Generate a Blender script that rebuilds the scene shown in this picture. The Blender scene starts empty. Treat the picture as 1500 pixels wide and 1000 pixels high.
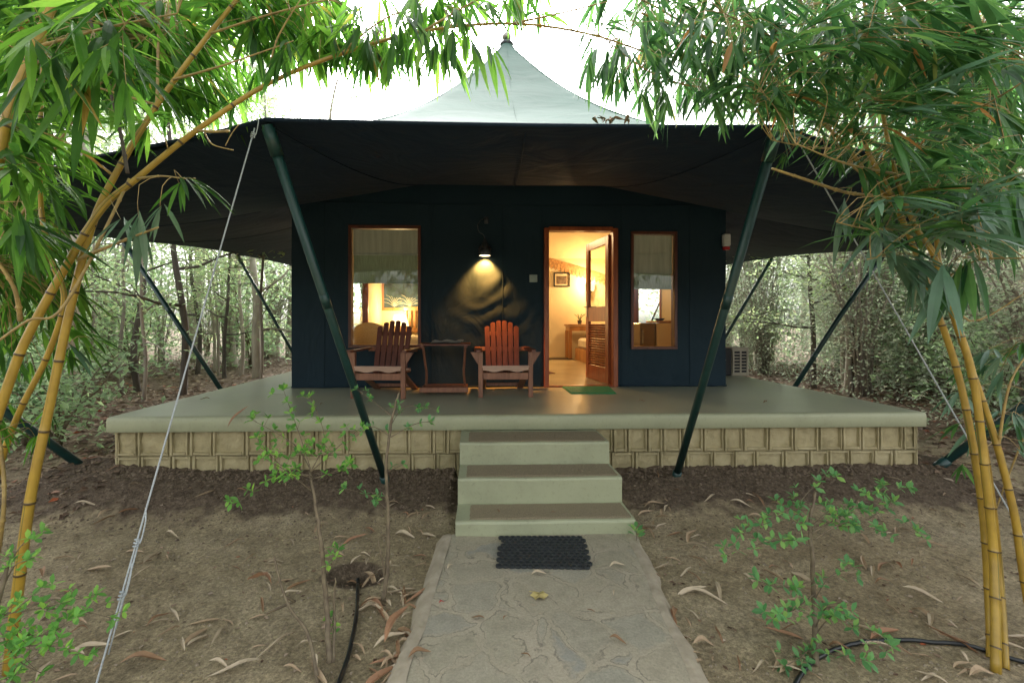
import bpy, math, random
import numpy as np
from math import sin, cos, pi, radians, sqrt, atan2
from mathutils import Vector, noise, Matrix
random.seed(7)
rnd = random.random
uni = random.uniform
S = bpy.context.scene
COL = S.collection

# ------------------------------------------------------------------ camera, sky, sun, exposure
YAW = 0.0308
CAMZ = 1.40
cam = bpy.data.cameras.new('camera')
cam.sensor_width = 36.0
cam.lens = 650 / 1500 * 36.0
cam.shift_x = 28 / 1500
cam.shift_y = -26 / 1500
cam.clip_start = 0.05
cam.clip_end = 500
co = bpy.data.objects.new('camera', cam)
co.location = (0, 0, CAMZ)
co.rotation_euler = (radians(90), 0, -YAW)
COL.objects.link(co)
S.camera = co

SUN_EL = radians(39)      # behind the tent
w = bpy.data.worlds.new('World')
S.world = w
w.use_nodes = True
nt = w.node_tree
bg = nt.nodes['Background']
sky = nt.nodes.new('ShaderNodeTexSky')
sky.sky_type = 'NISHITA'
sky.sun_disc = False
sky.sun_elevation = SUN_EL
sky.sun_rotation = radians(355)
sky.dust_density = 6
sky.air_density = 1.0
sky.ozone_density = 1.0
hs = nt.nodes.new('ShaderNodeHueSaturation')
hs.inputs['Saturation'].default_value = 0.12
hs.inputs['Value'].default_value = 1.25
nt.links.new(sky.outputs[0], hs.inputs['Color'])
nt.links.new(hs.outputs[0], bg.inputs[0])
bg.inputs[1].default_value = 0.15

sl = bpy.data.lights.new('sun', 'SUN')
sl.energy = .9
sl.angle = radians(25)
sl.color = (1.0, 0.95, 0.88)
so = bpy.data.objects.new('sun', sl)
# light comes over the wood behind the tent, from the left, high up
d = Vector((0.10, -1.25, -1.0))
so.rotation_euler = d.to_track_quat('-Z', 'Y').to_euler()
COL.objects.link(so)

S.view_settings.view_transform = 'Standard'
S.view_settings.look = 'None'
S.view_settings.exposure = 1.9
S.view_settings.gamma = 1.0
S.cycles.max_bounces = 7
S.cycles.diffuse_bounces = 4
S.cycles.glossy_bounces = 3
S.cycles.transmission_bounces = 4
S.cycles.transparent_max_bounces = 8
S.cycles.sample_clamp_indirect = 4.0
S.cycles.caustics_reflective = False
S.cycles.caustics_refractive = False

# ------------------------------------------------------------------ helpers
def W(u, v, Y):
    """a point at world depth Y seen at photo pixel (u, v): used for laying things out in metres"""
    xc = (u - 722) / 650
    yc = (474 - v) / 650
    X = xc * cos(YAW) + sin(YAW)
    D = cos(YAW) - xc * sin(YAW)
    t = Y / D
    return Vector((X * t, Y, CAMZ + yc * t))

def G(u, v, z=0.0):
    xc = (u - 722) / 650
    yc = (474 - v) / 650
    t = (z - CAMZ) / yc
    return Vector(((xc * cos(YAW) + sin(YAW)) * t, (cos(YAW) - xc * sin(YAW)) * t, z))

class MB:
    def __init__(s):
        s.v = []; s.f = []; s.uv = []
    def vert(s, p):
        s.v.append((p[0], p[1], p[2])); return len(s.v) - 1
    def face(s, idx, uv=None):
        s.f.append(tuple(idx)); s.uv.append(uv)
    def quad(s, a, b, c, d):
        n = len(s.v); s.v += [tuple(a), tuple(b), tuple(c), tuple(d)]; s.face((n, n+1, n+2, n+3))
    def box(s, c, size, rot=None, bev=0.0):
        hx, hy, hz = size[0]/2, size[1]/2, size[2]/2
        c = Vector(c)
        b = min(bev, hx*.45, hy*.45, hz*.45)
        def P(x, y, z):
            q = Vector((x, y, z))
            if rot is not None: q = rot @ q
            return s.vert(c + q)
        if b <= 0:
            i = [P(x, y, z) for z in (-hz, hz) for (x, y) in ((-hx, -hy), (hx, -hy), (hx, hy), (-hx, hy))]
            for f in ((3,2,1,0), (4,5,6,7), (0,1,5,4), (1,2,6,5), (2,3,7,6), (3,0,4,7)): s.face([i[k] for k in f])
            return
        # chamfered box: three quads-sets
        V = {}
        for sx in (-1, 1):
            for sy in (-1, 1):
                for sz in (-1, 1):
                    V[sx, sy, sz, 'x'] = P(sx*hx, sy*(hy-b), sz*(hz-b))
                    V[sx, sy, sz, 'y'] = P(sx*(hx-b), sy*hy, sz*(hz-b))
                    V[sx, sy, sz, 'z'] = P(sx*(hx-b), sy*(hy-b), sz*hz)
        for a in (-1, 1):
            r = ((-1,-1), (1,-1), (1,1), (-1,1)); o = r if a > 0 else r[::-1]
            s.face([V[a, p, q, 'x'] for p, q in o])
            s.face([V[q, a, p, 'y'] for p, q in o])
            s.face([V[p, q, a, 'z'] for p, q in o])
        for a in (-1, 1):
            for c2 in (-1, 1):
                f = [V[a, c2, -1, 'x'], V[a, c2, 1, 'x'], V[a, c2, 1, 'y'], V[a, c2, -1, 'y']]
                s.face(f if a*c2 < 0 else f[::-1])
                f = [V[a, -1, c2, 'x'], V[a, -1, c2, 'z'], V[a, 1, c2, 'z'], V[a, 1, c2, 'x']]
                s.face(f if a*c2 < 0 else f[::-1])
                f = [V[-1, a, c2, 'y'], V[1, a, c2, 'y'], V[1, a, c2, 'z'], V[-1, a, c2, 'z']]
                s.face(f if a*c2 < 0 else f[::-1])
                for e in (-1, 1):
                    f = [V[a, c2, e, 'x'], V[a, c2, e, 'y'], V[a, c2, e, 'z']]
                    s.face(f if a*c2*e > 0 else f[::-1])
    def bar(s, a, b, wd, dp, up=(0, 0, 1), bev=0.003):
        a, b = Vector(a), Vector(b)
        z = (b - a); L = z.length; z = z.normalized()
        x = Vector(up).cross(z)
        if x.length < 1e-4: x = Vector((1, 0, 0))
        x.normalize(); y = z.cross(x)
        R = Matrix((x, y, z)).transposed()
        s.box((a+b)/2, (wd, dp, L), R, bev)
    def tube(s, pts, rad, n=8, cap=True, node=0.0, bulge=1.14, voff=0.0):
        pts = [Vector(p) for p in pts]
        m = len(pts)
        if not hasattr(rad, '__len__'): rad = [rad]*m
        if node > 0:      # add swollen nodes along the tube
            arc = [0]
            for i in range(1, m): arc.append(arc[-1] + (pts[i]-pts[i-1]).length)
            stations = []
            for i in range(m): stations.append((arc[i], pts[i], rad[i]))
            k = node * .5 
            def at(sv):
                for i in range(1, m):
                    if arc[i] >= sv:
                        t = (sv-arc[i-1])/max(1e-6, arc[i]-arc[i-1])
                        return pts[i-1].lerp(pts[i], t), rad[i-1]*(1-t)+rad[i]*t
                return pts[-1], rad[-1]
            while k < arc[-1]:
                for dd, g in ((-.007, 1.0), (-.0025, bulge), (.002, bulge), (.006, 1.03)):
                    if 0 < k+dd < arc[-1]:
                        p, r = at(k+dd); stations.append((k+dd, p, r*g))
                k += node
            stations.sort(key=lambda t: t[0])
            st2 = []
            for t in stations:
                if not st2 or t[0]-st2[-1][0] > .0008: st2.append(t)
            arc = [t[0] for t in st2]; pts = [t[1] for t in st2]; rad = [t[2] for t in st2]; m = len(pts)
        else:
            arc = [0]
            for i in range(1, m): arc.append(arc[-1] + (pts[i]-pts[i-1]).length)
        T0 = (pts[1]-pts[0]).normalized()
        x = T0.orthogonal().normalized()
        rings = []
        for i in range(m):
            T = (pts[min(i+1, m-1)] - pts[max(i-1, 0)])
            if T.length < 1e-9: T = T0.copy()
            T.normalize()
            x = x - T*x.dot(T)
            if x.length < 1e-6: x = T.orthogonal()
            x.normalize(); y = T.cross(x)
            base = len(s.v)
            for k in range(n):
                a = 2*pi*k/n
                q = pts[i] + (x*cos(a)+y*sin(a))*rad[i]
                s.v.append((q.x, q.y, q.z))
            rings.append(base)
        nd = node if node > 0 else 1.0
        for i in range(m-1):
            v0, v1 = (arc[i]+voff)/nd, (arc[i+1]+voff)/nd
            for k in range(n):
                k2 = (k+1) % n
                s.face((rings[i]+k, rings[i]+k2, rings[i+1]+k2, rings[i+1]+k), ((k/n, v0), ((k+1)/n, v0), ((k+1)/n, v1), (k/n, v1)))
        if cap:
            s.face([rings[0]+k for k in range(n)][::-1]); s.face([rings[-1]+k for k in range(n)])
    def lathe(s, c, prof, n=24, cap=False):
        c = Vector(c); rings = []
        for r, z in prof:
            b = len(s.v)
            for k in range(n):
                a = 2*pi*k/n; s.v.append((c.x+r*cos(a), c.y+r*sin(a), c.z+z))
            rings.append(b)
        for i in range(len(rings)-1):
            for k in range(n):
                k2 = (k+1) % n
                s.face((rings[i]+k, rings[i]+k2, rings[i+1]+k2, rings[i+1]+k))
        if cap:
            s.face([rings[0]+k for k in range(n)][::-1]); s.face([rings[-1]+k for k in range(n)])
    def build(s, name, mat, parent=None, smooth=False, loc=None):
        me = bpy.data.meshes.new(name)
        me.from_pydata(s.v, [], s.f)
        if any(q is not None for q in s.uv):
            L = me.uv_layers.new(name='UVMap')
            flat = []
            for f, q in zip(s.f, s.uv):
                if q is None:
                    for _ in f: flat += [0.0, 0.5]
                else:
                    for a in q: flat += [a[0], a[1]]
            L.data.foreach_set('uv', flat)
        if smooth: me.polygons.foreach_set('use_smooth', [True]*len(me.polygons))
        me.materials.append(mat)
        me.update()
        o = bpy.data.objects.new(name, me)
        if loc is not None: o.location = loc
        COL.objects.link(o)
        if parent is not None: o.parent = parent
        return o

def tag(o, label=None, cat=None, group=None, kind=None):
    if label: o['label'] = label
    if cat: o['category'] = cat
    if group: o['group'] = group
    if kind: o['kind'] = kind
    return o
def empty(name, loc=(0, 0, 0), rz=0.0, **k):
    o = bpy.data.objects.new(name, None)
    o.empty_display_size = .1
    o.location = loc; o.rotation_euler = (0, 0, rz)
    COL.objects.link(o)
    return tag(o, **k)
def copy_tree(o, parent=None):
    c = o.copy(); COL.objects.link(c); c.parent = parent
    for ch in list(o.children): copy_tree(ch, c)
    return c
def spline(P, n=6):
    """Catmull-Rom through the points"""
    P = [Vector(p) for p in P]
    out = []
    for i in range(len(P)-1):
        p0 = P[max(i-1, 0)]; p1 = P[i]; p2 = P[i+1]; p3 = P[min(i+2, len(P)-1)]
        for k in range(n):
            t = k/n
            out.append(.5*((2*p1) + (p2-p0)*t + (2*p0-5*p1+4*p2-p3)*t*t + (3*p1-p0-3*p2+p3)*t*t*t))
    out.append(P[-1]); return out

# ------------------------------------------------------------------ materials
def mat(name):
    m = bpy.data.materials.new(name); m.use_nodes = True
    return m, m.node_tree, m.node_tree.nodes['Principled BSDF']
def N(t, typ, **kw):
    n = t.nodes.new(typ)
    for k, v in kw.items():
        if k in ('operation', 'blend_type', 'data_type', 'feature', 'distance', 'wave_type', 'bands_direction'): setattr(n, k, v)
        else: n.inputs[k.replace('_', ' ')].default_value = v
    return n
def ramp(t, src, stops):
    r = t.nodes.new('ShaderNodeValToRGB')
    el = r.color_ramp.elements
    while len(el) < len(stops): el.new(.5)
    for e, (p, c) in zip(el, stops):
        e.position = p; e.color = (c[0], c[1], c[2], 1)
    t.links.new(src, r.inputs[0]); return r
def g3(x): return (x, x, x)
def noisetex(t, scale, detail=4, rough=.55, coord='Object', dist=0.0, mapscale=None):
    tc = t.nodes.new('ShaderNodeTexCoord')
    n = t.nodes.new('ShaderNodeTexNoise')
    n.inputs['Scale'].default_value = scale; n.inputs['Detail'].default_value = detail
    n.inputs['Roughness'].default_value = rough; n.inputs['Distortion'].default_value = dist
    if mapscale:
        mp = t.nodes.new('ShaderNodeMapping'); mp.inputs['Scale'].default_value = mapscale
        t.links.new(tc.outputs[coord], mp.inputs[0]); t.links.new(mp.outputs[0], n.inputs['Vector'])
    else: t.links.new(tc.outputs[coord], n.inputs['Vector'])
    return n
def bump(t, p, src, strength=.3, dist=.01, prev=None):
    b = t.nodes.new('ShaderNodeBump')
    b.inputs['Strength'].default_value = strength; b.inputs['Distance'].default_value = dist
    t.links.new(src, b.inputs['Height'])
    if prev is not None: t.links.new(prev.outputs[0], b.inputs['Normal'])
    t.links.new(b.outputs[0], p.inputs['Normal']); return b
def simple(name, c1, c2=None, scale=8, rough=.6, bmp=.2, bd=.005, spec=.5, metal=0.0, mapscale=None, detail=5, bscale=None):
    m, t, p = mat(name)
    n = noisetex(t, scale, detail, mapscale=mapscale)
    if c2 is None: c2 = tuple(x*.7 for x in c1)
    r = ramp(t, n.outputs[0], [(.32, c2), (.68, c1)])
    t.links.new(r.outputs[0], p.inputs['Base Color'])
    p.inputs['Roughness'].default_value = rough
    p.inputs['Specular IOR Level'].default_value = spec
    p.inputs['Metallic'].default_value = metal
    if bmp > 0:
        if bscale:
            n = noisetex(t, bscale, 4, mapscale=mapscale)
        bump(t, p, n.outputs[0], bmp, bd)
    return m

def leafmat(name, stops, trans=.35, rough=.45, spec=.4, tcol=None):
    """leaf: colour differs leaf by leaf, lets light through"""
    m, t, p = mat(name)
    g = t.nodes.new('ShaderNodeNewGeometry')
    r = ramp(t, g.outputs['Random Per Island'], stops)
    n = noisetex(t, 9, 3)
    mx = N(t, 'ShaderNodeMix', data_type='RGBA', blend_type='MULTIPLY')
    mx.inputs[0].default_value = .55
    r2 = ramp(t, n.outputs[0], [(.3, g3(.6)), (.7, g3(1.15))])
    t.links.new(r.outputs[0], mx.inputs[6]); t.links.new(r2.outputs[0], mx.inputs[7])
    t.links.new(mx.outputs[2], p.inputs['Base Color'])
    p.inputs['Roughness'].default_value = rough
    p.inputs['Specular IOR Level'].default_value = spec
    tr = t.nodes.new('ShaderNodeBsdfTranslucent')
    hsn = t.nodes.new('ShaderNodeHueSaturation')
    hsn.inputs['Hue'].default_value = .485; hsn.inputs['Saturation'].default_value = 1.0; hsn.inputs['Value'].default_value = 1.8
    t.links.new(mx.outputs[2], hsn.inputs['Color']); t.links.new(hsn.outputs[0], tr.inputs['Color'])
    ms = t.nodes.new('ShaderNodeMixShader'); ms.inputs[0].default_value = trans
    out = t.nodes['Material Output']
    t.links.new(p.outputs[0], ms.inputs[1]); t.links.new(tr.outputs[0], ms.inputs[2]); t.links.new(ms.outputs[0], out.inputs[0])
    return m

M = {}
M['leaf_l'] = leafmat('bamboo leaf bright', [(0, (.026, .09, .018)), (.4, (.05, .16, .022)), (.75, (.10, .27, .03)), (.975, (.18, .38, .05)), (.987, (.17, .36, .05)), (1, (.42, .24, .05))], .6, .42, .4)
M['leaf_r'] = leafmat('bamboo leaf dark', [(0, (.026, .09, .03)), (.5, (.05, .15, .04)), (.9, (.10, .24, .06)), (.985, (.13, .26, .06)), (.993, (.36, .19, .05))], .5, .40, .4)
M['leaf_pale'] = leafmat('bamboo leaf grey bloom', [(0, (.07, .15, .085)), (.6, (.10, .20, .12)), (1, (.14, .24, .15))], .3, .38, .6)
M['leaf_sap'] = leafmat('sapling leaf', [(0, (.09, .26, .06)), (.6, (.16, .40, .09)), (1, (.30, .55, .10))], .5, .5, .35)
M['leaf_sap2'] = leafmat('sapling leaf cool', [(0, (.09, .26, .10)), (.6, (.15, .38, .14)), (1, (.28, .50, .14))], .5, .45, .45)
M['leaf_wood'] = leafmat('woodland leaf', [(0, (.19, .29, .14)), (.5, (.29, .40, .19)), (.85, (.38, .49, .24)), (1, (.48, .48, .28))], .45, .6, .35)
M['leaf_broad'] = leafmat('broad shrub leaf', [(0, (.22, .34, .19)), (.5, (.32, .46, .26)), (1, (.45, .62, .32))], .45, .5, .5)
M['leaf_fine'] = leafmat('fine tangle leaf', [(0, (.26, .33, .22)), (.5, (.38, .46, .32)), (.85, (.50, .57, .40)), (1, (.52, .46, .34))], .3, .55, .4)
M['leaf_palm'] = leafmat('understorey leaf', [(0, (.04, .12, .04)), (1, (.09, .22, .07))], .4, .4, .5)
M['dry'] = leafmat('dry leaf', [(0, (.16, .09, .045)), (.3, (.30, .20, .11)), (.65, (.42, .31, .19)), (.93, (.52, .42, .28)), (.97, (.42, .16, .05)), (1, (.5, .13, .06))], .12, .65, .3)
M['litter'] = leafmat('leaf litter', [(0, (.07, .045, .03)), (.35, (.17, .11, .07)), (.7, (.30, .22, .15)), (.96, (.42, .34, .26)), (.99, (.35, .10, .04))], .1, .7, .25)
M['twig'] = simple('twig bark', (.20, .16, .10), (.10, .075, .05), 30, .8, .3, .002)
M['bark'] = simple('tree bark', (.38, .33, .27), (.20, .17, .14), 7, .85, .8, .02, mapscale=(1, 1, .25))
M['bark_pale'] = simple('pale bark', (.50, .45, .37), (.30, .26, .21), 5, .8, .6, .015, mapscale=(1, 1, .35))
M['bark_dark'] = simple('dark bark', (.13, .11, .09), (.06, .05, .04), 9, .85, .8, .02, mapscale=(1, 1, .25))

def bamboo_mat(name, gold, gold2, green, stripes=1.0):
    m, t, p = mat(name)
    uvn = t.nodes.new('ShaderNodeUVMap')
    sep = t.nodes.new('ShaderNodeSeparateXYZ'); t.links.new(uvn.outputs[0], sep.inputs[0])
    # long stripes: noise of (angle, internode index)
    fl = N(t, 'ShaderNodeMath', operation='FLOOR'); ah = N(t, 'ShaderNodeMath', operation='ADD'); ah.inputs[1].default_value = .5; t.links.new(sep.outputs[1], ah.inputs[0]); t.links.new(ah.outputs[0], fl.inputs[0])
    comb = t.nodes.new('ShaderNodeCombineXYZ')
    mul = N(t, 'ShaderNodeMath', operation='MULTIPLY'); mul.inputs[1].default_value = 15.0
    t.links.new(sep.outputs[0], mul.inputs[0]); t.links.new(mul.outputs[0], comb.inputs[0])
    mul2 = N(t, 'ShaderNodeMath', operation='MULTIPLY'); mul2.inputs[1].default_value = 3.7
    t.links.new(fl.outputs[0], mul2.inputs[0]); t.links.new(mul2.outputs[0], comb.inputs[1])
    nz = t.nodes.new('ShaderNodeTexNoise'); nz.inputs['Scale'].default_value = 1.0; nz.inputs['Detail'].default_value = 2
    t.links.new(comb.outputs[0], nz.inputs['Vector'])
    r = ramp(t, nz.outputs[0], [(.61, (0, 0, 0)), (.67, g3(stripes*.85))])
    n2 = noisetex(t, 14, 4)
    rg = ramp(t, n2.outputs[0], [(.3, gold2), (.7, gold)])
    mx = N(t, 'ShaderNodeMix', data_type='RGBA'); t.links.new(r.outputs[0], mx.inputs[0])
    t.links.new(rg.outputs[0], mx.inputs[6]); mx.inputs[7].default_value = (*green, 1)
    # node ring: dark band with a pale bloom under it
    fr = N(t, 'ShaderNodeMath', operation='FRACT'); ad = N(t, 'ShaderNodeMath', operation='ADD'); ad.inputs[1].default_value = .5
    t.links.new(sep.outputs[1], ad.inputs[0]); t.links.new(ad.outputs[0], fr.inputs[0])
    rn = ramp(t, fr.outputs[0], [(.0, g3(1)), (.012, g3(1)), (.02, g3(0)), (.975, g3(0)), (.987, g3(1))])
    mx2 = N(t, 'ShaderNodeMix', data_type='RGBA'); t.links.new(rn.outputs[0], mx2.inputs[0])
    t.links.new(mx.outputs[2], mx2.inputs[6]); mx2.inputs[7].default_value = (.07, .045, .02, 1)
    t.links.new(mx2.outputs[2], p.inputs['Base Color'])
    p.inputs['Roughness'].default_value = .38
    n3 = noisetex(t, 60, 3); bump(t, p, n3.outputs[0], .12, .002)
    return m
M['culm'] = bamboo_mat('gold bamboo culm', (.44, .29, .035), (.31, .195, .03), (.08, .105, .03))
M['culm_r'] = bamboo_mat('striped bamboo culm', (.42, .27, .035), (.28, .18, .03), (.085, .11, .035), 1.0)
M['culm_thin'] = simple('bamboo branch', (.42, .30, .10), (.24, .17, .07), 30, .5, .15, .002)

def canvas_mat(name, c, rough=.8, folds=.35, extra=1.0):
    m, t, p = mat(name)
    n = noisetex(t, 1.3, 4)
    r = ramp(t, n.outputs[0], [(.3, tuple(x*.8 for x in c)), (.7, c)])
    t.links.new(r.outputs[0], p.inputs['Base Color'])
    p.inputs['Roughness'].default_value = rough
    p.inputs['Specular IOR Level'].default_value = .35
    n1 = noisetex(t, 2.2, 3, dist=1.2, mapscale=(1, 1, .6))
    b1 = bump(t, p, n1.outputs[0], folds, .05)
    n2 = noisetex(t, 260, 2); bump(t, p, n2.outputs[0], .1, .002, b1)
    return m
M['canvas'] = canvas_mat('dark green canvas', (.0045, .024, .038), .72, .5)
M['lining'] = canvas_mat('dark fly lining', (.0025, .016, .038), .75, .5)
M['fly'] = canvas_mat('sage fly sheet', (.058, .135, .104), .85, .2)
M['pole'] = simple('green painted steel', (.012, .052, .048), (.008, .038, .036), 12, .35, .05, .002)
M['cream'] = canvas_mat('cream inner canvas', (.74, .60, .36), .85, .25)
M['cream_wall'] = canvas_mat('cream partition', (.76, .64, .42), .85, .12)

def wood(name, c1, c2, rough=.45, sc=6, axis=(1, 1, .12)):
    m, t, p = mat(name)
    n = noisetex(t, sc, 6, .6, dist=1.5, mapscale=axis)
    r = ramp(t, n.outputs[0], [(.3, c2), (.55, c1), (.75, tuple(x*1.15 for x in c1))])
    t.links.new(r.outputs[0], p.inputs['Base Color'])
    p.inputs['Roughness'].default_value = rough
    n2 = noisetex(t, sc*8, 3, mapscale=axis); bump(t, p, n2.outputs[0], .15, .002)
    return m
M['wood_red'] = wood('red brown varnished wood', (.33, .085, .028), (.19, .045, .018), .34, 14)
M['wood_frame'] = wood('dark window frame', (.11, .035, .018), (.06, .018, .010), .4, 14)
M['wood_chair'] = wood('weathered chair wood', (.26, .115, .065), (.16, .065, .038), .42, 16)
M['wood_dark'] = wood('dark slat wood', (.15, .050, .032), (.09, .030, .020), .4, 16)  # dark reddish brown wood of backs, armrests and table top
M['wood_pale'] = wood('greyed seat wood', (.46, .30, .22), (.34, .20, .14), .45, 18, (.12, 1, 1))
M['wood_in'] = wood('honey furniture wood', (.42, .20, .07), (.28, .12, .04), .4, 8)

# painted cement: worn a little, glossy on top
def paint(name, c, rough=.42, patch=.14, grime=.55):
    m, t, p = mat(name)
    n = noisetex(t, 1.7, 6, .65)
    r = ramp(t, n.outputs[0], [(.28, tuple(x*.80 for x in c)), (.5, c), (.75, tuple(min(1, x*1.12) for x in c))])
    n4 = noisetex(t, 38, 4, .7)
    r4 = ramp(t, n4.outputs[0], [(.30, g3(.80)), (.45, g3(1))])
    mx = N(t, 'ShaderNodeMix', data_type='RGBA', blend_type='MULTIPLY'); mx.inputs[0].default_value = grime
    t.links.new(r.outputs[0], mx.inputs[6]); t.links.new(r4.outputs[0], mx.inputs[7])
    n5 = noisetex(t, 7, 5, .75)
    r5 = ramp(t, n5.outputs[0], [(.70, g3(0)), (.78, g3(patch))])
    mx2 = N(t, 'ShaderNodeMix', data_type='RGBA'); t.links.new(r5.outputs[0], mx2.inputs[0])
    t.links.new(mx.outputs[2], mx2.inputs[6]); mx2.inputs[7].default_value = (.26, .23, .17, 1)
    t.links.new(mx2.outputs[2], p.inputs['Base Color'])
    rr = ramp(t, n.outputs[0], [(.3, g3(rough-.03)), (.7, g3(rough+.06))])
    t.links.new(rr.outputs[0], p.inputs['Roughness'])
    n2 = noisetex(t, 5, 3, .5); b = bump(t, p, n2.outputs[0], .12, .01)
    n3 = noisetex(t, 90, 3); bump(t, p, n3.outputs[0], .10, .002, b)
    return m
M['sage'] = paint('sage painted cement', (.345, .365, .24), .5, .4, .85)
M['sage_top'] = paint('sage painted floor', (.36, .38, .28), .33, .22, .6)
M['aggregate'] = simple('exposed aggregate tread', (.34, .285, .185), (.17, .135, .085), 220, .85, .9, .004, detail=3)

def block_mat():
    m, t, p = mat('ochre cement block')
    n = noisetex(t, 5, 6, .65)
    r = ramp(t, n.outputs[0], [(.25, (.25, .215, .115)), (.5, (.39, .335, .19)), (.8, (.49, .43, .265))])
    t.links.new(r.outputs[0], p.inputs['Base Color']); p.inputs['Roughness'].default_value = .85
    n2 = noisetex(t, 16, 7, .7); b = bump(t, p, n2.outputs[0], .8, .02)
    n3 = noisetex(t, 120, 3); bump(t, p, n3.outputs[0], .3, .003, b)
    return m
M['block'] = block_mat()

def soil_mat():
    m, t, p = mat('bare soil')
    tc = t.nodes.new('ShaderNodeTexCoord')
    n = noisetex(t, 1.1, 8, .68)
    r = ramp(t, n.outputs[0], [(.25, (.25, .20, .12)), (.48, (.39, .32, .20)), (.72, (.50, .42, .285))])
    # moist dug soil: where the heightfield rises against the plinth, and the hole
    at = t.nodes.new('ShaderNodeAttribute'); at.attribute_name = 'dug'
    n6 = noisetex(t, 6, 6, .7)
    ad = N(t, 'ShaderNodeMath', operation='ADD'); t.links.new(at.outputs['Fac'], ad.inputs[0]); t.links.new(n6.outputs[0], ad.inputs[1])
    rd = ramp(t, ad.outputs[0], [(.80, g3(0)), (1.05, g3(1))])
    mx = N(t, 'ShaderNodeMix', data_type='RGBA'); t.links.new(rd.outputs[0], mx.inputs[0]); t.links.new(r.outputs[0], mx.inputs[6])
    n7 = noisetex(t, 30, 5, .7)
    r7 = ramp(t, n7.outputs[0], [(.3, (.09, .066, .045)), (.55, (.165, .125, .088)), (.75, (.27, .22, .16))])
    t.links.new(r7.outputs[0], mx.inputs[7])
    # pale grit specks
    vo = t.nodes.new('ShaderNodeTexVoronoi'); vo.inputs['Scale'].default_value = 55; t.links.new(tc.outputs['Object'], vo.inputs['Vector'])
    rv = ramp(t, vo.outputs['Distance'], [(.10, g3(.5)), (.16, g3(0))])
    mx2 = N(t, 'ShaderNodeMix', data_type='RGBA'); t.links.new(rv.outputs[0], mx2.inputs[0])
    t.links.new(mx.outputs[2], mx2.inputs[6]); mx2.inputs[7].default_value = (.30, .26, .20, 1)
    # far ground under the trees: brown litter colour
    at2 = t.nodes.new('ShaderNodeAttribute'); at2.attribute_name = 'wood'
    n8 = noisetex(t, 14, 6, .75)
    r8 = ramp(t, n8.outputs[0], [(.3, (.07, .05, .035)), (.55, (.19, .14, .10)), (.75, (.36, .29, .22))])
    mx3 = N(t, 'ShaderNodeMix', data_type='RGBA'); t.links.new(at2.outputs['Fac'], mx3.inputs[0])
    t.links.new(mx2.outputs[2], mx3.inputs[6]); t.links.new(r8.outputs[0], mx3.inputs[7])
    t.links.new(mx3.outputs[2], p.inputs['Base Color'])
    na = noisetex(t, 48, 8, .85); ra_ = ramp(t, na.outputs[0], [(.37, g3(.45)), (.5, g3(1.0)), (.61, g3(1.6))])
    nb = noisetex(t, 9, 6, .75); rb_ = ramp(t, nb.outputs[0], [(.33, g3(.68)), (.52, g3(1.05)), (.7, g3(1.25))])
    ma = N(t, 'ShaderNodeMix', data_type='RGBA', blend_type='MULTIPLY'); ma.inputs[0].default_value = .85
    mb2 = N(t, 'ShaderNodeMix', data_type='RGBA', blend_type='MULTIPLY'); mb2.inputs[0].default_value = .85
    t.links.new(mx3.outputs[2], ma.inputs[6]); t.links.new(ra_.outputs[0], ma.inputs[7]); t.links.new(ma.outputs[2], mb2.inputs[6]); t.links.new(rb_.outputs[0], mb2.inputs[7])
    t.links.new(mb2.outputs[2], p.inputs['Base Color'])
    p.inputs['Roughness'].default_value = .95; p.inputs['Specular IOR Level'].default_value = .2
    n2 = noisetex(t, 22, 8, .72); b = bump(t, p, n2.outputs[0], .9, .03)
    n3 = noisetex(t, 110, 5, .7); b2 = bump(t, p, n3.outputs[0], 1.0, .014, b)
    v2 = t.nodes.new('ShaderNodeTexVoronoi'); v2.feature = 'DISTANCE_TO_EDGE'; v2.inputs['Scale'].default_value = 8
    n9 = noisetex(t, 5, 4); mp = t.nodes.new('ShaderNodeVectorMath'); mp.operation = 'ADD'
    t.links.new(tc.outputs['Object'], mp.inputs[0]); t.links.new(n9.outputs['Color'], mp.inputs[1]); t.links.new(mp.outputs[0], v2.inputs['Vector'])
    rc = ramp(t, v2.outputs['Distance'], [(.0, g3(0)), (.02, g3(1))])
    bump(t, p, rc.outputs[0], .6, .02, b2)
    return m
M['soil'] = soil_mat()

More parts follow.
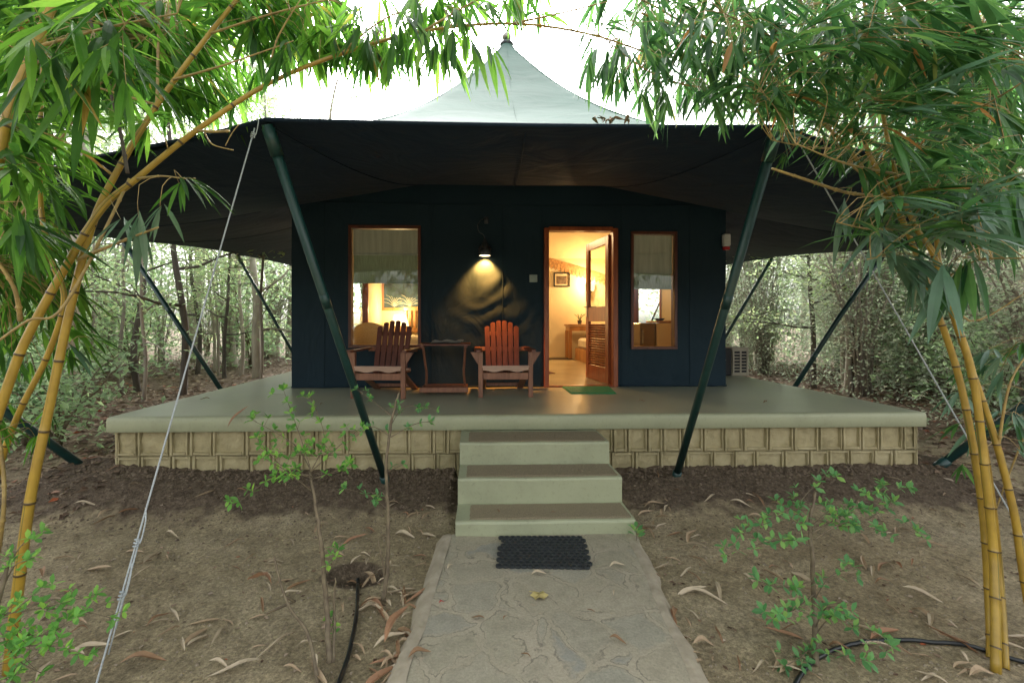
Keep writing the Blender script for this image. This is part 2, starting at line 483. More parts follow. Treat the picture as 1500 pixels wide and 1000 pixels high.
def path_mat():
    m, t, p = mat('crazy paving')
    tc = t.nodes.new('ShaderNodeTexCoord')
    n9 = noisetex(t, 2.6, 3); sc = t.nodes.new('ShaderNodeVectorMath'); sc.operation = 'SCALE'; sc.inputs['Scale'].default_value = .34
    t.links.new(n9.outputs['Color'], sc.inputs[0])
    mp = t.nodes.new('ShaderNodeVectorMath'); mp.operation = 'ADD'
    t.links.new(tc.outputs['Object'], mp.inputs[0]); t.links.new(sc.outputs[0], mp.inputs[1])
    v2 = t.nodes.new('ShaderNodeTexVoronoi'); v2.feature = 'DISTANCE_TO_EDGE'; v2.inputs['Scale'].default_value = 3.9
    v2.inputs['Randomness'].default_value = .9
    t.links.new(mp.outputs[0], v2.inputs['Vector'])
    v1 = t.nodes.new('ShaderNodeTexVoronoi'); v1.inputs['Scale'].default_value = 3.9; v1.inputs['Randomness'].default_value = .9
    t.links.new(mp.outputs[0], v1.inputs['Vector'])
    nz = noisetex(t, 26, 5, .7)
    ad = N(t, 'ShaderNodeMath', operation='MULTIPLY_ADD'); ad.inputs[1].default_value = .16; t.links.new(nz.outputs[0], ad.inputs[0]); t.links.new(v2.outputs['Distance'], ad.inputs[2])
    rs = ramp(t, ad.outputs[0], [(.125, g3(0)), (.20, g3(1))])
    sep = t.nodes.new('ShaderNodeSeparateColor'); t.links.new(v1.outputs['Color'], sep.inputs[0])
    rcol = ramp(t, sep.outputs[0], [(0, (.31, .285, .21)), (.35, (.355, .32, .24)), (.6, (.30, .285, .225)), (.8, (.335, .30, .22)), (1, (.27, .265, .225))])
    n4 = noisetex(t, 12, 6, .7); r4 = ramp(t, n4.outputs[0], [(.3, g3(.76)), (.5, g3(.98)), (.68, g3(1.10))])
    mxs = N(t, 'ShaderNodeMix', data_type='RGBA', blend_type='MULTIPLY'); mxs.inputs[0].default_value = .8
    t.links.new(rcol.outputs[0], mxs.inputs[6]); t.links.new(r4.outputs[0], mxs.inputs[7])
    n5 = noisetex(t, 3, 6, .7); r5 = ramp(t, n5.outputs[0], [(.3, (.31, .28, .205)), (.7, (.40, .355, .27))])
    mx = N(t, 'ShaderNodeMix', data_type='RGBA'); t.links.new(rs.outputs[0], mx.inputs[0])
    t.links.new(r5.outputs[0], mx.inputs[6]); t.links.new(mxs.outputs[2], mx.inputs[7])
    # thin dark crack where stone and mortar part, and fine grain
    rk = ramp(t, ad.outputs[0], [(.120, g3(1)), (.132, g3(.5)), (.140, g3(.5)), (.152, g3(1))])
    nk = noisetex(t, 6, 4, .7); rk2 = ramp(t, nk.outputs[0], [(.42, g3(0)), (.55, g3(.9))])
    mk = N(t, 'ShaderNodeMix', data_type='RGBA', blend_type='MULTIPLY'); t.links.new(rk2.outputs[0], mk.inputs[0]); t.links.new(mx.outputs[2], mk.inputs[6]); t.links.new(rk.outputs[0], mk.inputs[7])
    ng = noisetex(t, 85, 6, .8); rg_ = ramp(t, ng.outputs[0], [(.34, g3(.72)), (.5, g3(1)), (.66, g3(1.22))])
    mg = N(t, 'ShaderNodeMix', data_type='RGBA', blend_type='MULTIPLY'); mg.inputs[0].default_value = .8; t.links.new(mk.outputs[2], mg.inputs[6]); t.links.new(rg_.outputs[0], mg.inputs[7])
    t.links.new(mg.outputs[2], p.inputs['Base Color'])
    p.inputs['Roughness'].default_value = .8
    b = bump(t, p, rs.outputs[0], .16, .006)
    n6 = noisetex(t, 40, 6, .7); bump(t, p, n6.outputs[0], .45, .006, b)
    return m
M['path'] = path_mat()
M['kerb'] = simple('mortar edge', (.42, .365, .28), (.30, .26, .19), 14, .9, .8, .012)
M['rubber'] = simple('black rubber', (.035, .042, .045), (.02, .024, .026), 40, .55, .2, .001)
M['hose'] = simple('black pipe', (.012, .016, .018), (.006, .008, .009), 20, .3, .05, .001)
M['rope'] = simple('grey nylon rope', (.46, .50, .52), (.28, .31, .33), 150, .7, .6, .002)
M['matgreen'] = simple('green plastic turf', (.02, .32, .12), (.01, .18, .07), 160, .7, .8, .006)
M['white'] = simple('white plastic', (.62, .64, .64), (.52, .54, .55), 10, .4, .0)
M['switch'] = simple('grey green switch plate', (.34, .42, .38), (.30, .38, .34), 10, .35, .0)
M['red'] = simple('red plastic', (.45, .02, .03), (.35, .015, .02), 10, .4, .0)
M['acbeige'] = simple('beige metal casing', (.42, .38, .29), (.34, .30, .23), 6, .5, .05)
M['black'] = simple('black void', (.008, .009, .01), (.006, .006, .008), 8, .6, .0)
M['steel'] = simple('brushed steel', (.42, .40, .36), (.34, .32, .29), 30, .35, .05, metal=1.0)
M['darkiron'] = simple('dark iron', (.12, .13, .14), (.02, .024, .03), 30, .45, .2, .002, metal=.6)
M['copper'] = simple('pierced copper shade', (.30, .14, .07), (.10, .05, .03), 60, .4, .3, .002, metal=.8)
M['plinth_edge'] = simple('stone grey', (.3, .3, .27), None, 8)
M['floor_in'] = simple('polished cement floor', (.50, .42, .27), (.40, .33, .20), 1.5, .22, .05)
M['paper'] = simple('newsprint', (.55, .54, .50), (.32, .32, .31), 60, .8, .1)
M['cane'] = simple('cream woven plastic', (.68, .58, .40), (.52, .43, .28), 60, .5, .4, .004)
M['sheet'] = canvas_mat('cream bed linen', (.70, .62, .48), .9, .4)
M['blind'] = None
def blind_mat(name, c, sc=90):
    m, t, p = mat(name)
    n = noisetex(t, sc, 3, .6, mapscale=(1, 1, .08))
    r = ramp(t, n.outputs[0], [(.3, tuple(x*.72 for x in c)), (.7, c)])
    t.links.new(r.outputs[0], p.inputs['Base Color']); p.inputs['Roughness'].default_value = .9
    bump(t, p, n.outputs[0], .3, .003)
    tr = t.nodes.new('ShaderNodeBsdfTranslucent'); t.links.new(r.outputs[0], tr.inputs[0])
    ms = t.nodes.new('ShaderNodeMixShader'); ms.inputs[0].default_value = .06
    t.links.new(p.outputs[0], ms.inputs[1]); t.links.new(tr.outputs[0], ms.inputs[2]); t.links.new(ms.outputs[0], t.nodes['Material Output'].inputs[0])
    return m
M['blind'] = blind_mat('reed blind', (.42, .50, .38))
M['blind_cloth'] = blind_mat('grey cloth blind', (.62, .64, .60), 20)
def glass_mat(ior=1.5):
    m = bpy.data.materials.new('window glass'); m.use_nodes = True; t = m.node_tree; t.nodes.clear()
    out = t.nodes.new('ShaderNodeOutputMaterial'); tr = t.nodes.new('ShaderNodeBsdfTransparent'); tr.inputs[0].default_value = (.93, .96, .94, 1)
    gl = t.nodes.new('ShaderNodeBsdfGlossy'); gl.inputs['Roughness'].default_value = .02
    fr = t.nodes.new('ShaderNodeFresnel'); g_ = t.nodes.new('ShaderNodeNewGeometry'); mr = t.nodes.new('ShaderNodeMapRange'); mr.inputs['To Min'].default_value = ior; mr.inputs['To Max'].default_value = 1/ior
    t.links.new(g_.outputs['Backfacing'], mr.inputs['Value']); t.links.new(mr.outputs[0], fr.inputs[0])   # leaving the pane is like entering it
    ms = t.nodes.new('ShaderNodeMixShader'); t.links.new(fr.outputs[0], ms.inputs[0]); t.links.new(tr.outputs[0], ms.inputs[1]); t.links.new(gl.outputs[0], ms.inputs[2])
    t.links.new(ms.outputs[0], out.inputs[0]); return m
M['glass'] = glass_mat()
M['glass_side'] = glass_mat(1.18)
def emis(name, c, s):
    m = bpy.data.materials.new(name); m.use_nodes = True; t = m.node_tree; t.nodes.clear()
    out = t.nodes.new('ShaderNodeOutputMaterial'); e = t.nodes.new('ShaderNodeEmission'); e.inputs[0].default_value = (*c, 1); e.inputs[1].default_value = s
    t.links.new(e.outputs[0], out.inputs[0]); return m
M['lampglow'] = emis('lit lamp shade', (1, .70, .32), 1.3)
M['bulb'] = emis('lit bulb', (1, .74, .38), 3)

# ------------------------------------------------------------------ ground
SLAB = (-3.21, 4.075, 3.92, 11.6, .46, .59)      # x0 x1 y0 y1 z0 z1
STX0, STX1 = -.155, 1.045
def sm(a, b, x):
    t = min(1, max(0, (x-a)/(b-a))); return t*t*(3-2*t)
def path_x(y):                                    # left and right edge of the path at depth y
    return -.205 - .09*(2.9-y)*.9 + .02*noise.noise((y*3, 0, 5)), 1.0 - .13*(2.9-y) + .02*noise.noise((y*3, 9, 5))
HOLE = G(522, 836, -.03)
def gz(x, y):
    z = -.045 + .02*noise.noise((x*1.3, y*1.3, 3))
    z += .13*sm(3.2, 5.0, y) * (1 if True else 0)
    # bank of dug soil against the plinth
    dx = max(SLAB[0]-.35-x, 0, x-(SLAB[1]+.25))
    amp = .125 + .07*sm(-2, -3.2, x) + .03*noise.noise((x*2, 1, 1))
    dy = max(0, SLAB[2]-.0-y)
    k = 1 - sm(.12, .80, dy + .12*noise.noise((x*1.7, y*1.7, 8)))
    k *= 1 - sm(0, .5, dx)
    k *= 1 if y < SLAB[2]+.1 else (1 - sm(.1, .7, y-SLAB[2]))
    if STX0-.05 < x < STX1+.05: k *= .3
    near = 1 - sm(.25, .75, max(STX0-x, x-STX1, 0))
    z = z + (amp - .03) * k
    z += .012*noise.noise((x*4, y*4, 1)) + .006*noise.noise((x*11, y*11, 4)) + k*.02*noise.noise((x*17, y*17, 4)) + .004*noise.noise((x*27, y*27, 4))
    h = sqrt((x-HOLE.x)**2 + ((y-HOLE.y)*1.25)**2)
    z -= .06*(1-sm(.06, .17, h))
    # ground under the slab stays low
    if SLAB[0]+.2 < x < SLAB[1]-.2 and SLAB[2]+.3 < y < SLAB[3]-.3: z = min(z, .1)
    a, b = path_x(y)
    if y < 3.3 and a-.02 < x < b+.02: z = min(z, -.06)
    return z
def lines(segs):
    out = []
    for a, b, s in segs:
        n = max(1, int(round((b-a)/s)))
        out += [a + (b-a)*i/n for i in range(n)]
    out.append(segs[-1][1]); return out
xs = lines([(-90, -30, 10), (-30, -12, 2), (-12, -4.2, .3), (-4.2, 5.0, .028), (5.0, 12, .3), (12, 30, 2), (30, 90, 10)])
ys = lines([(-12, -2, 1), (-2, .9, .25), (.9, 4.3, .025), (4.3, 7, .09), (7, 14, .4), (14, 30, 2), (30, 120, 10)])
gm = MB(); dug = []; wod = []
for y in ys:
    for x in xs:
        gm.v.append((x, y, gz(x, y)))
        dy = max(0, SLAB[2]-y); dx = max(SLAB[0]-.35-x, 0, x-(SLAB[1]+.25))
        k = (1 - sm(.30, .95, dy)) * (1-sm(0, .4, dx)) * (1 - sm(.2, .6, y-SLAB[2]))
        h = sqrt((x-HOLE.x)**2 + ((y-HOLE.y)*1.25)**2)
        k = max(k, 1-sm(.13, .26, h))
        dug.append(k*.62)
        wod.append(max(sm(4.4, 6.0, y), sm(-3.6, -4.5, x)*.7, sm(5.0, 5.8, x)))
nx = len(xs)
for j in range(len(ys)-1):
    for i in range(nx-1):
        a = j*nx+i; gm.f.append((a, a+1, a+nx+1, a+nx)); gm.uv.append(None)
go = gm.build('ground', M['soil'], smooth=True); tag(go, kind='structure')
for nm, arr in (('dug', dug), ('wood', wod)):
    at = go.data.attributes.new(nm, 'FLOAT', 'POINT'); at.data.foreach_set('value', arr)

# paved path, with an uneven top and a mortar edge on each side
pm = MB(); km = MB()
py = lines([(-1.5, .9, .3), (.9, 2.955, .03)])
NXP = 42
for y in py:
    a, b = path_x(y)
    for i in range(NXP+1):
        x = a + (b-a)*i/NXP
        e = min(i, NXP-i)
        z = .0 + .006*noise.noise((x*3, y*3, 2)) - (.012 if e == 0 else 0)
        pm.v.append((x, y, z))
for j in range(len(py)-1):
    for i in range(NXP):
        a = j*(NXP+1)+i; pm.f.append((a, a+1, a+NXP+2, a+NXP+1)); pm.uv.append(None)
tag(pm.build('path', M['path'], smooth=True), kind='structure')
for side in (0, 1):
    rows = []
    for y in py:
        e = path_x(y)[side]; s_ = -1 if side == 0 else 1
        wob = .02*noise.noise((y*5, side*3, 0))
        r = []
        for ox, z in ((-.02, -.002), (.0, .004), (.035, -.004), (.075, -.05), (.10, -.10)):
            r.append(km.vert((e + s_*(ox + wob*(ox > 0)), y, z + .005*noise.noise((y*9, ox*30, side)))))
        rows.append(r)
    for j in range(len(rows)-1):
        for i in range(4):
            f = (rows[j][i], rows[j][i+1], rows[j+1][i+1], rows[j+1][i])
            km.face(f if side else f[::-1])
tag(km.build('path_edge', M['kerb'], smooth=True), kind='structure')

# ------------------------------------------------------------------ platform
plat = empty('veranda_platform', (.43, 7.5, 0), label='raised sage green cement platform on ochre patterned block plinth carrying the tent', cat='platform')
def child(mb, name, m, parent, smooth=False):
    o = mb.build(name, m, None, smooth)
    o.parent = parent
    o.matrix_parent_inverse = parent.matrix_basis.inverted() if parent.parent is None else (parent.parent.matrix_basis @ parent.matrix_basis).inverted()
    return o
# (every structure root stays unrotated so a child keeps world coordinates by undoing the root's offset)
def ch(mb, name, m, parent, smooth=False):
    loc = Vector((0, 0, 0)); p = parent
    while p is not None:
        loc += p.location; p = p.parent
    mb.v = [(a-loc.x, b-loc.y, c-loc.z) for a, b, c in mb.v]
    return mb.build(name, m, parent, smooth)

x0, x1, y0, y1, z0, z1 = SLAB
s = MB()
NX = 200
def edge_prof(x):      # front lip with a slightly worn nose
    w = .006*noise.noise((x*2.2, 0, 0)); c = .004*noise.noise((x*13, 5, 0))
    return [(y0+.01+w, z0), (y0+w*.8, z0+.012), (y0+w+c*.4, z1-.03), (y0+.006+w+c, z1-.010), (y0+.020+w, z1-.001+c*.3), (y0+.06, z1)]
rows = []
for i in range(NX+1):
    x = x0 + (x1-x0)*i/NX
    dy = 0
    rows.append([s.vert((x, y, z)) for y, z in edge_prof(x)])
for i in range(NX):
    for k in range(5):
        s.face((rows[i][k], rows[i+1][k], rows[i+1][k+1], rows[i][k+1]))
ch(s, 'slab_lip', M['sage'], plat, True)
s = MB()
gx = lines([(x0, x1, .15)]); gy = [y0+.06] + lines([(y0+.25, y1, .25)])
for y in gy:
    for x in gx: s.vert((x, y, z1))
for j in range(len(gy)-1):
    for i in range(len(gx)-1):
        a = j*len(gx)+i; s.face((a, a+1, a+len(gx)+1, a+len(gx)))
for xx, sg in ((x0, 1), (x1, -1)):       # side lips
    f = [s.vert((xx, y0+.01, z0)), s.vert((xx, y1, z0)), s.vert((xx, y1, z1)), s.vert((xx, y0+.06, z1)), s.vert((xx, y0+.003, z1-.02))]
    s.face(f if sg < 0 else f[::-1])
s.quad((x0, y0+.01, z0), (x0, y1, z0), (x1, y1, z0), (x1, y0+.01, z0))
ch(s, 'slab', M['sage_top'], plat)
# plinth: two courses of cast blocks, rebated panels inside raised rims
random.seed(21)
pf = y0 + .045
def plinth_face(mbk, fx, width, skip=None):
    """fx(a, depth, z): place a point; blocks run along a"""
    for course, (zb, zt) in enumerate(((.245, .462), (.03, .237))):
        a = 0.0; k = 0
        while a < width - .05:
            bw = uni(.17, .30) if course == 0 else uni(.165, .27)
            if rnd() < .18: bw *= .72
            b = min(width, a+bw)
            if width-b < .08: b = width
            if not (skip and a > skip[0] and b < skip[1]):
                dz = uni(-.003, .003); dp = uni(-.003, .004)
                A, B, Z0, Z1 = a+.004, b-.004, zb+dz, zt+dz
                def pnt(p, q, dd): return mbk.vert(fx(p + .003*noise.noise((p*9, q*9, 0)), dd+dp+.004*noise.noise((p*14, q*14, 3)), q + .003*noise.noise((p*8, q*8, 7))))
                def bar_(p0, p1, q0, q1, out=.0, back=.034):
                    # a raised rim piece, chamfered, broken into short lengths so it looks cast
                    n = max(1, int(max(p1-p0, q1-q0)/.05))
                    horiz = (p1-p0) > (q1-q0)
                    prev = None
                    for i in range(n+1):
                        t = i/n
                        if horiz:
                            p = p0+(p1-p0)*t; c = [pnt(p, q0, back), pnt(p, q0+.006, out), pnt(p, q1-.006, out), pnt(p, q1, back)]
                        else:
                            q = q0+(q1-q0)*t; c = [pnt(p0, q, back), pnt(p0+.006, q, out), pnt(p1-.006, q, out), pnt(p1, q, back)]
                        if prev:
                            for m_ in range(3):
                                f = (prev[m_], c[m_], c[m_+1], prev[m_+1])
                                mbk.face(f if horiz else f[::-1])
                        else: first = c
                        prev = c
                    mbk.face(first if not horiz else first); mbk.face(prev[::-1])
                rw = uni(.024, .034)
                bar_(A, A+rw, Z0, Z1)
                bar_(B-rw*.75, B, Z0, Z1, out=.001)
                if course == 0: bar_(A+rw, B-rw*.75, Z0, Z0+rw*.95, out=.002)
                else: bar_(A+rw, B-rw*.75, Z1-rw*.95, Z1, out=.002)
                # rough pillowed panel
                n1 = max(4, int((B-A)/.022)); n2 = 8; g = []
                for j in range(n2+1):
                    for i in range(n1+1):
                        p = A+.008+(B-A-.016)*i/n1; q = Z0+.004+(Z1-Z0-.008)*j/n2
                        pil = max(0, sin(pi*i/n1)*sin(pi*j/n2))
                        g.append(mbk.vert(fx(p, (.030 - .010*pil**.5) + .010*noise.noise((p*16+k, q*16, course*5)), q)))
                for j in range(n2):
                    for i in range(n1):
                        q_ = j*(n1+1)+i; mbk.face((g[q_], g[q_+1], g[q_+n1+2], g[q_+n1+1]))
            a = b; k += 1
for fx_, wd_ in ((lambda a, d_, z: (x0+.03+a, pf+d_, z), STX0-x0+.03), (lambda a, d_, z: (STX1-.06+a, pf+d_, z), x1-STX1+.03),
                 (lambda a, d_, z: (x0+.03+d_, y1-.1-a, z), y1-.1-pf), (lambda a, d_, z: (x1-.03-d_, pf+a, z), y1-.1-pf)):
    pl = MB(); plinth_face(pl, fx_, wd_); ch(pl, 'plinth_face', M['block'], plat)
core = MB(); core.box(((x0+x1)/2, (pf+y1)/2, .16), (x1-x0-.11, y1-pf-.07, .59))
ch(core, 'plinth_core', M['block'], plat)

# ------------------------------------------------------------------ steps
st = empty('front_steps', (.445, 3.4, 0), label='three sage green cement steps with rough brown treads before the platform', cat='steps')
levels = [(2.93, .095), (3.22, .278), (3.54, .452)]
sp = MB()
def step_profile():
    P = []
    zprev = -.06
    for yy, zz in levels:
        P += [(yy, zprev), (yy-.001, zz-.018), (yy+.006, zz-.004), (yy+.018, zz)]
        zprev = zz
        nxt = dict(zip([l[0] for l in levels], [l[0] for l in levels[1:]]+[3.96]))[yy]
        P.append((nxt, zz))
    return P
P = step_profile(); n = 60; rows = []
for i in range(n+1):
    t = i/n; x = STX0 + (STX1-STX0)*t
    rows.append([sp.vert((x + (.006*noise.noise((z*7, yy*5, i*0+3)) if i in (0, n) else 0), yy + .004*noise.noise((x*6, z*9, 1)), z + .003*noise.noise((x*5, yy*7, 4)))) for yy, z in P])
for i in range(n):
    for k in range(len(P)-1): sp.face((rows[i][k], rows[i+1][k], rows[i+1][k+1], rows[i][k+1]))
for r, fl in ((rows[0], True), (rows[-1], False)):
    for k in range(len(P)-1):
        yy, z = P[k]; a = r[k]; b = r[k+1]
        c = sp.vert((sp.v[b][0], sp.v[b][1], -.08)); e = sp.vert((sp.v[a][0], sp.v[a][1], -.08))
        if abs(sp.v[a][1]-sp.v[b][1]) > 1e-4: sp.face((a, b, c, e) if not fl else (e, c, b, a))
ch(sp, 'step_body', M['sage'], st)
for (yy, zz), nxt, xa in zip(levels, (3.22, 3.54, 3.90), (.085, .055, .065)):
    tm = MB(); gxs = lines([(STX0+xa, STX1-.012, .02)]); gys = lines([(yy+.022, nxt-.012, .02)])
    for b_, y in enumerate(gys):
        for a_, x in enumerate(gxs):
            e = a_ in (0, len(gxs)-1) or b_ in (0, len(gys)-1)
            tm.vert((x+.004*noise.noise((y*20, x, 2)), y+.003*noise.noise((x*16, 1, 2)), zz + (-.001 if e else .006 + .0025*noise.noise((x*40, y*40, 1)))))
    for j in range(len(gys)-1):
        for i in range(len(gxs)-1):
            a = j*len(gxs)+i; tm.face((a, a+1, a+len(gxs)+1, a+len(gxs)))
    ch(tm, 'tread_inlay', M['aggregate'], st)

# ------------------------------------------------------------------ tent
CX, AY = .46, 8.1
AP = Vector((.50, AY, 6.55))
HIPS = [(-1.14, 2.40, 2.49), (1.65, 2.40, 2.49), (6.0, 3.2, 2.12), (5.73, 6.08, 2.45), (5.85, 8.7, 2.72), (5.7, 13.1, 2.75),
        (1.9, 13.9, 2.5), (-1.0, 13.9, 2.5), (-4.9, 13.1, 2.85), (-4.98, 9.3, 2.82), (-4.93, 6.3, 2.57), (-4.95, 3.05, 2.17)]
NH = len(HIPS)
SCAL = [.006, .035, .05, .045, .05, .04, .02, .04, .05, .045, .05, .035]
FLYP = [1.29, 1.29] + [1.9]*10
def roof_pt(k, s_, t, pw, zo=0.0, top=None):
    A_, B_ = HIPS[k], HIPS[(k+1) % NH]
    apz = AP.z if top is None else top
    tt = t * (1 - SCAL[k]*4*s_*(1-s_)*t**2)
    ex = A_[0]+(B_[0]-A_[0])*s_; ey = A_[1]+(B_[1]-A_[1])*s_; ez = A_[2]+(B_[2]-A_[2])*s_
    p0, p1 = (FLYP[k], FLYP[(k+1) % NH]) if pw is None else (pw, pw)
    q = max(0, 1-tt)
    z = (A_[2]+(apz-A_[2])*q**p0)*(1-s_) + (B_[2]+(apz-B_[2])*q**p1)*s_
    return Vector((AP.x+(ex-AP.x)*tt, AP.y+(ey-AP.y)*tt, z + zo))
def lining_z(x, y):
    px, py_ = x-AP.x, y-AP.y
    for k in range(NH):
        A_, B_ = HIPS[k], HIPS[(k+1) % NH]
        ax, ay, bx_, by_ = A_[0]-AP.x, A_[1]-AP.y, B_[0]-AP.x, B_[1]-AP.y
        det = ax*by_-ay*bx_
        if abs(det) < 1e-9: continue
        a = (px*by_-py_*bx_)/det; b = (ax*py_-ay*px)/det
        if a >= -1e-6 and b >= -1e-6:
            t = a+b
            if t < 1e-6: return 6.0
            ez = (A_[2]*a+B_[2]*b)/t
            return ez + (LTOP-ez)*max(0, 1-t)**LPW - .03
    return 2.5
LTOP, LPW = 6.2, 2.4
tent = empty('safari_tent', (CX, AY, .59), label='large dark green canvas safari tent with wide fly sheet and pale pointed roof', cat='tent')
def roof_mesh(pw, zo, top, inner, ns=16, ntt=40):
    r_ = MB(); idx = {}
    for k in range(NH):
        for j in range(ns):
            for i in range(ntt+1):
                t = inner + (1-inner)*i/ntt
                p = roof_pt(k, j/ns, t, pw, 0, top)
                p.z += zo*min(1, (1-t)*8+.15) + .012*noise.noise((p.x*1.5, p.y*1.5, zo*30))*min(1, (1-t)*3)
                idx[k*ns+j, i] = r_.vert(p)
    T = NH*ns
    for a in range(T):
        for i in range(ntt):
            r_.face((idx[a, i], idx[a, i+1], idx[(a+1) % T, i+1], idx[(a+1) % T, i]))
    return r_
ch(roof_mesh(None, .012, None, .018), 'roof_fly', M['fly'], tent, True)
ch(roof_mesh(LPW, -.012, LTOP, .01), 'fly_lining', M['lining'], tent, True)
# hem: rolled dark edge round the eaves
hm = MB(); pts = []
for k in range(NH):
    for j in range(16): pts.append(roof_pt(k, j/16, 1.0, 1.3, -.004))
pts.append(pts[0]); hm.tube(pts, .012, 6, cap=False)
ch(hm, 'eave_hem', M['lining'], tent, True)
# seams on the visible roof face
sm_ = MB()
for k, s_ in ((0, .0), (0, 1.0), (0, .5)):
    sm_.tube([roof_pt(k, s_, t, None, .013) for t in [i/30 for i in range(1, 30)]], .006 if s_ in (0, 1) else .003, 4)
ch(sm_, 'roof_seam', M['fly'], tent)
fin = MB(); fin.lathe((AP.x, AP.y, AP.z-.18), [(.17, -.02), (.15, .04), (.10, .10)], 20)
ch(fin, 'roof_cap', M['fly'], tent, True)
fin = MB(); fin.lathe((AP.x, AP.y, AP.z-.10), [(.085, 0), (.12, .015), (.13, .05), (.10, .085), (.075, .10), (.055, .12)], 20, True)
ch(fin, 'finial_collar', M['darkiron'], tent, True)
fin = MB(); fin.lathe((AP.x, AP.y, AP.z+.02), [(.05, 0), (.085, .04), (.09, .075), (.06, .12), (.02, .15), (.012, .20), (.004, .24)], 20, True)
ch(fin, 'finial', M['steel'], tent, True)

# walls
WX0, WX1, WY0, WY1 = -2.36, 3.197, 5.66, 10.60
FZ = .592
holesF = [(-1.637, -.753, 1.125, 2.63), (.885, 1.715, FZ, 2.60), (1.963, 2.542, 1.10, 2.575)]
def grid_wall(mb, mapf, a0, a1, z0_, topf, holes, step=.06, flip=False):
    cuts = sorted(set([a0, a1] + [h[0] for h in holes] + [h[1] for h in holes]))
    A_ = lines([(p, q, step) for p, q in zip(cuts[:-1], cuts[1:])])
    zc = sorted(set([z0_, 2.7] + [h[2] for h in holes] + [h[3] for h in holes]))
    Z_ = lines([(p, q, step) for p, q in zip(zc[:-1], zc[1:]) if q-p > 1e-4])
    nz = len(Z_); up = 8
    idx = []
    for a in A_:
        col = [mb.vert(mapf(a, z)) for z in Z_]
        tz = max(2.72, topf(a))
        for i in range(1, up+1): col.append(mb.vert(mapf(a, 2.7 + (tz-2.7)*i/up)))
        idx.append(col)
    for i in range(len(A_)-1):
        ca = (A_[i]+A_[i+1])/2
        for j in range(nz+up-1):
            if j < nz-1:
                cz = (Z_[j]+Z_[j+1])/2
                if any(h[0] < ca < h[1] and h[2] < cz < h[3] for h in holes): continue
            f = (idx[i][j], idx[i+1][j], idx[i+1][j+1], idx[i][j+1])
            mb.face(f[::-1] if flip else f)
def fw(x, z):
    y = WY0 + .008*noise.noise((x*1.2, z*.9, 0)) + .006*noise.noise((x*4, z*1.6, 2)) + .003*noise.noise((x*9, z*5, 2))
    # puckered canvas under the lamp: curved drape folds hanging from a pinch point
    dx, dz = x-.24, z-2.02
    r = sqrt(dx*dx+dz*dz)
    if r < 1.2:
        fall = math.exp(-(dx*dx*4.5 + (dz+.3)**2*2.4))
        u_ = sqrt((dx+.12)**2*1.6 + (dz-.22)**2)
        y += -.0065*fall*sin(u_*24 + dx*5 + 5*noise.noise((x*2.6, z*2.6, 5))) * sm(.12, .3, u_) - .006*fall*noise.noise((x*7+z*5, z*7-x*5, 2))
        y += -.03*fall*math.exp(-((dx+.05)**2)*10)
    # hem drag at the bottom
    y += -.010*sm(1.0, .6, z)*sin(x*9+noise.noise((x*2, 0, 0))*4)
    return (x, y, z)
wl = MB(); grid_wall(wl, fw, WX0, WX1, FZ, lambda a: lining_z(a, WY0), holesF, .03)
ch(wl, 'front_wall', M['canvas'], tent, True)
HL = [(6.9, 9.15, 1.12, 2.5)]; HR = [(7.50, 8.90, 1.12, 2.5)]
wl = MB(); grid_wall(wl, lambda a, z: (WX0+.006*noise.noise((a, z, 1)), a, z), WY0, WY1, FZ, lambda a: lining_z(WX0, a), HL, .12, True)
ch(wl, 'left_wall', M['canvas'], tent, True)
wl = MB(); grid_wall(wl, lambda a, z: (WX1+.006*noise.noise((a, z, 1)), a, z), WY0, WY1, FZ, lambda a: lining_z(WX1, a), HR, .12)
ch(wl, 'right_wall', M['canvas'], tent, True)
wl = MB(); grid_wall(wl, lambda a, z: (a, WY1, z), WX0, WX1, FZ, lambda a: lining_z(a, WY1), [], .3, True)
ch(wl, 'rear_wall', M['canvas'], tent, True)
# stitched seam and rope hem along the front wall
hm = MB(); hm.tube([(WX0+.05+ (WX1-WX0-.1)*i/40, WY0-.014, 2.93 - .02*sin(pi*i/40) + .006*noise.noise((i*.5, 0, 0))) for i in range(41)], .007, 5)
ch(hm, 'wall_seam', M['canvas'], tent, True)
hm = MB(); hm.tube([(x, fw(x, FZ)[1]-.012, FZ+.012) for x in lines([(WX0, .80, .08)])], .012, 5)
hm.tube([(x, fw(x, FZ)[1]-.012, FZ+.012) for x in lines([(1.81, WX1, .08)])], .012, 5)
ch(hm, 'wall_hem', M['canvas'], tent, True)

for sx_ in (-1.95, -.60, .30, .80, 1.83, 2.72):
    z_lo = FZ+.02
    hm = MB(); hm.tube([(sx_+.004*noise.noise((z, sx_, 0)), fw(sx_, z)[1]-.003, z) for z in lines([(z_lo, 2.9, .06)])], .0035, 5); ch(hm, 'wall_seam', M['canvas'], tent, True)
for k, s_ in ((0, 0), (0, .5), (1, 0), (11, 0), (10, 0), (2, 0)):
    hm = MB(); hm.tube([roof_pt(k, s_, t, LPW, -.020, LTOP) for t in [.45+.54*i/24 for i in range(25)]], .004, 5); ch(hm, 'lining_seam', M['lining'], tent, True)
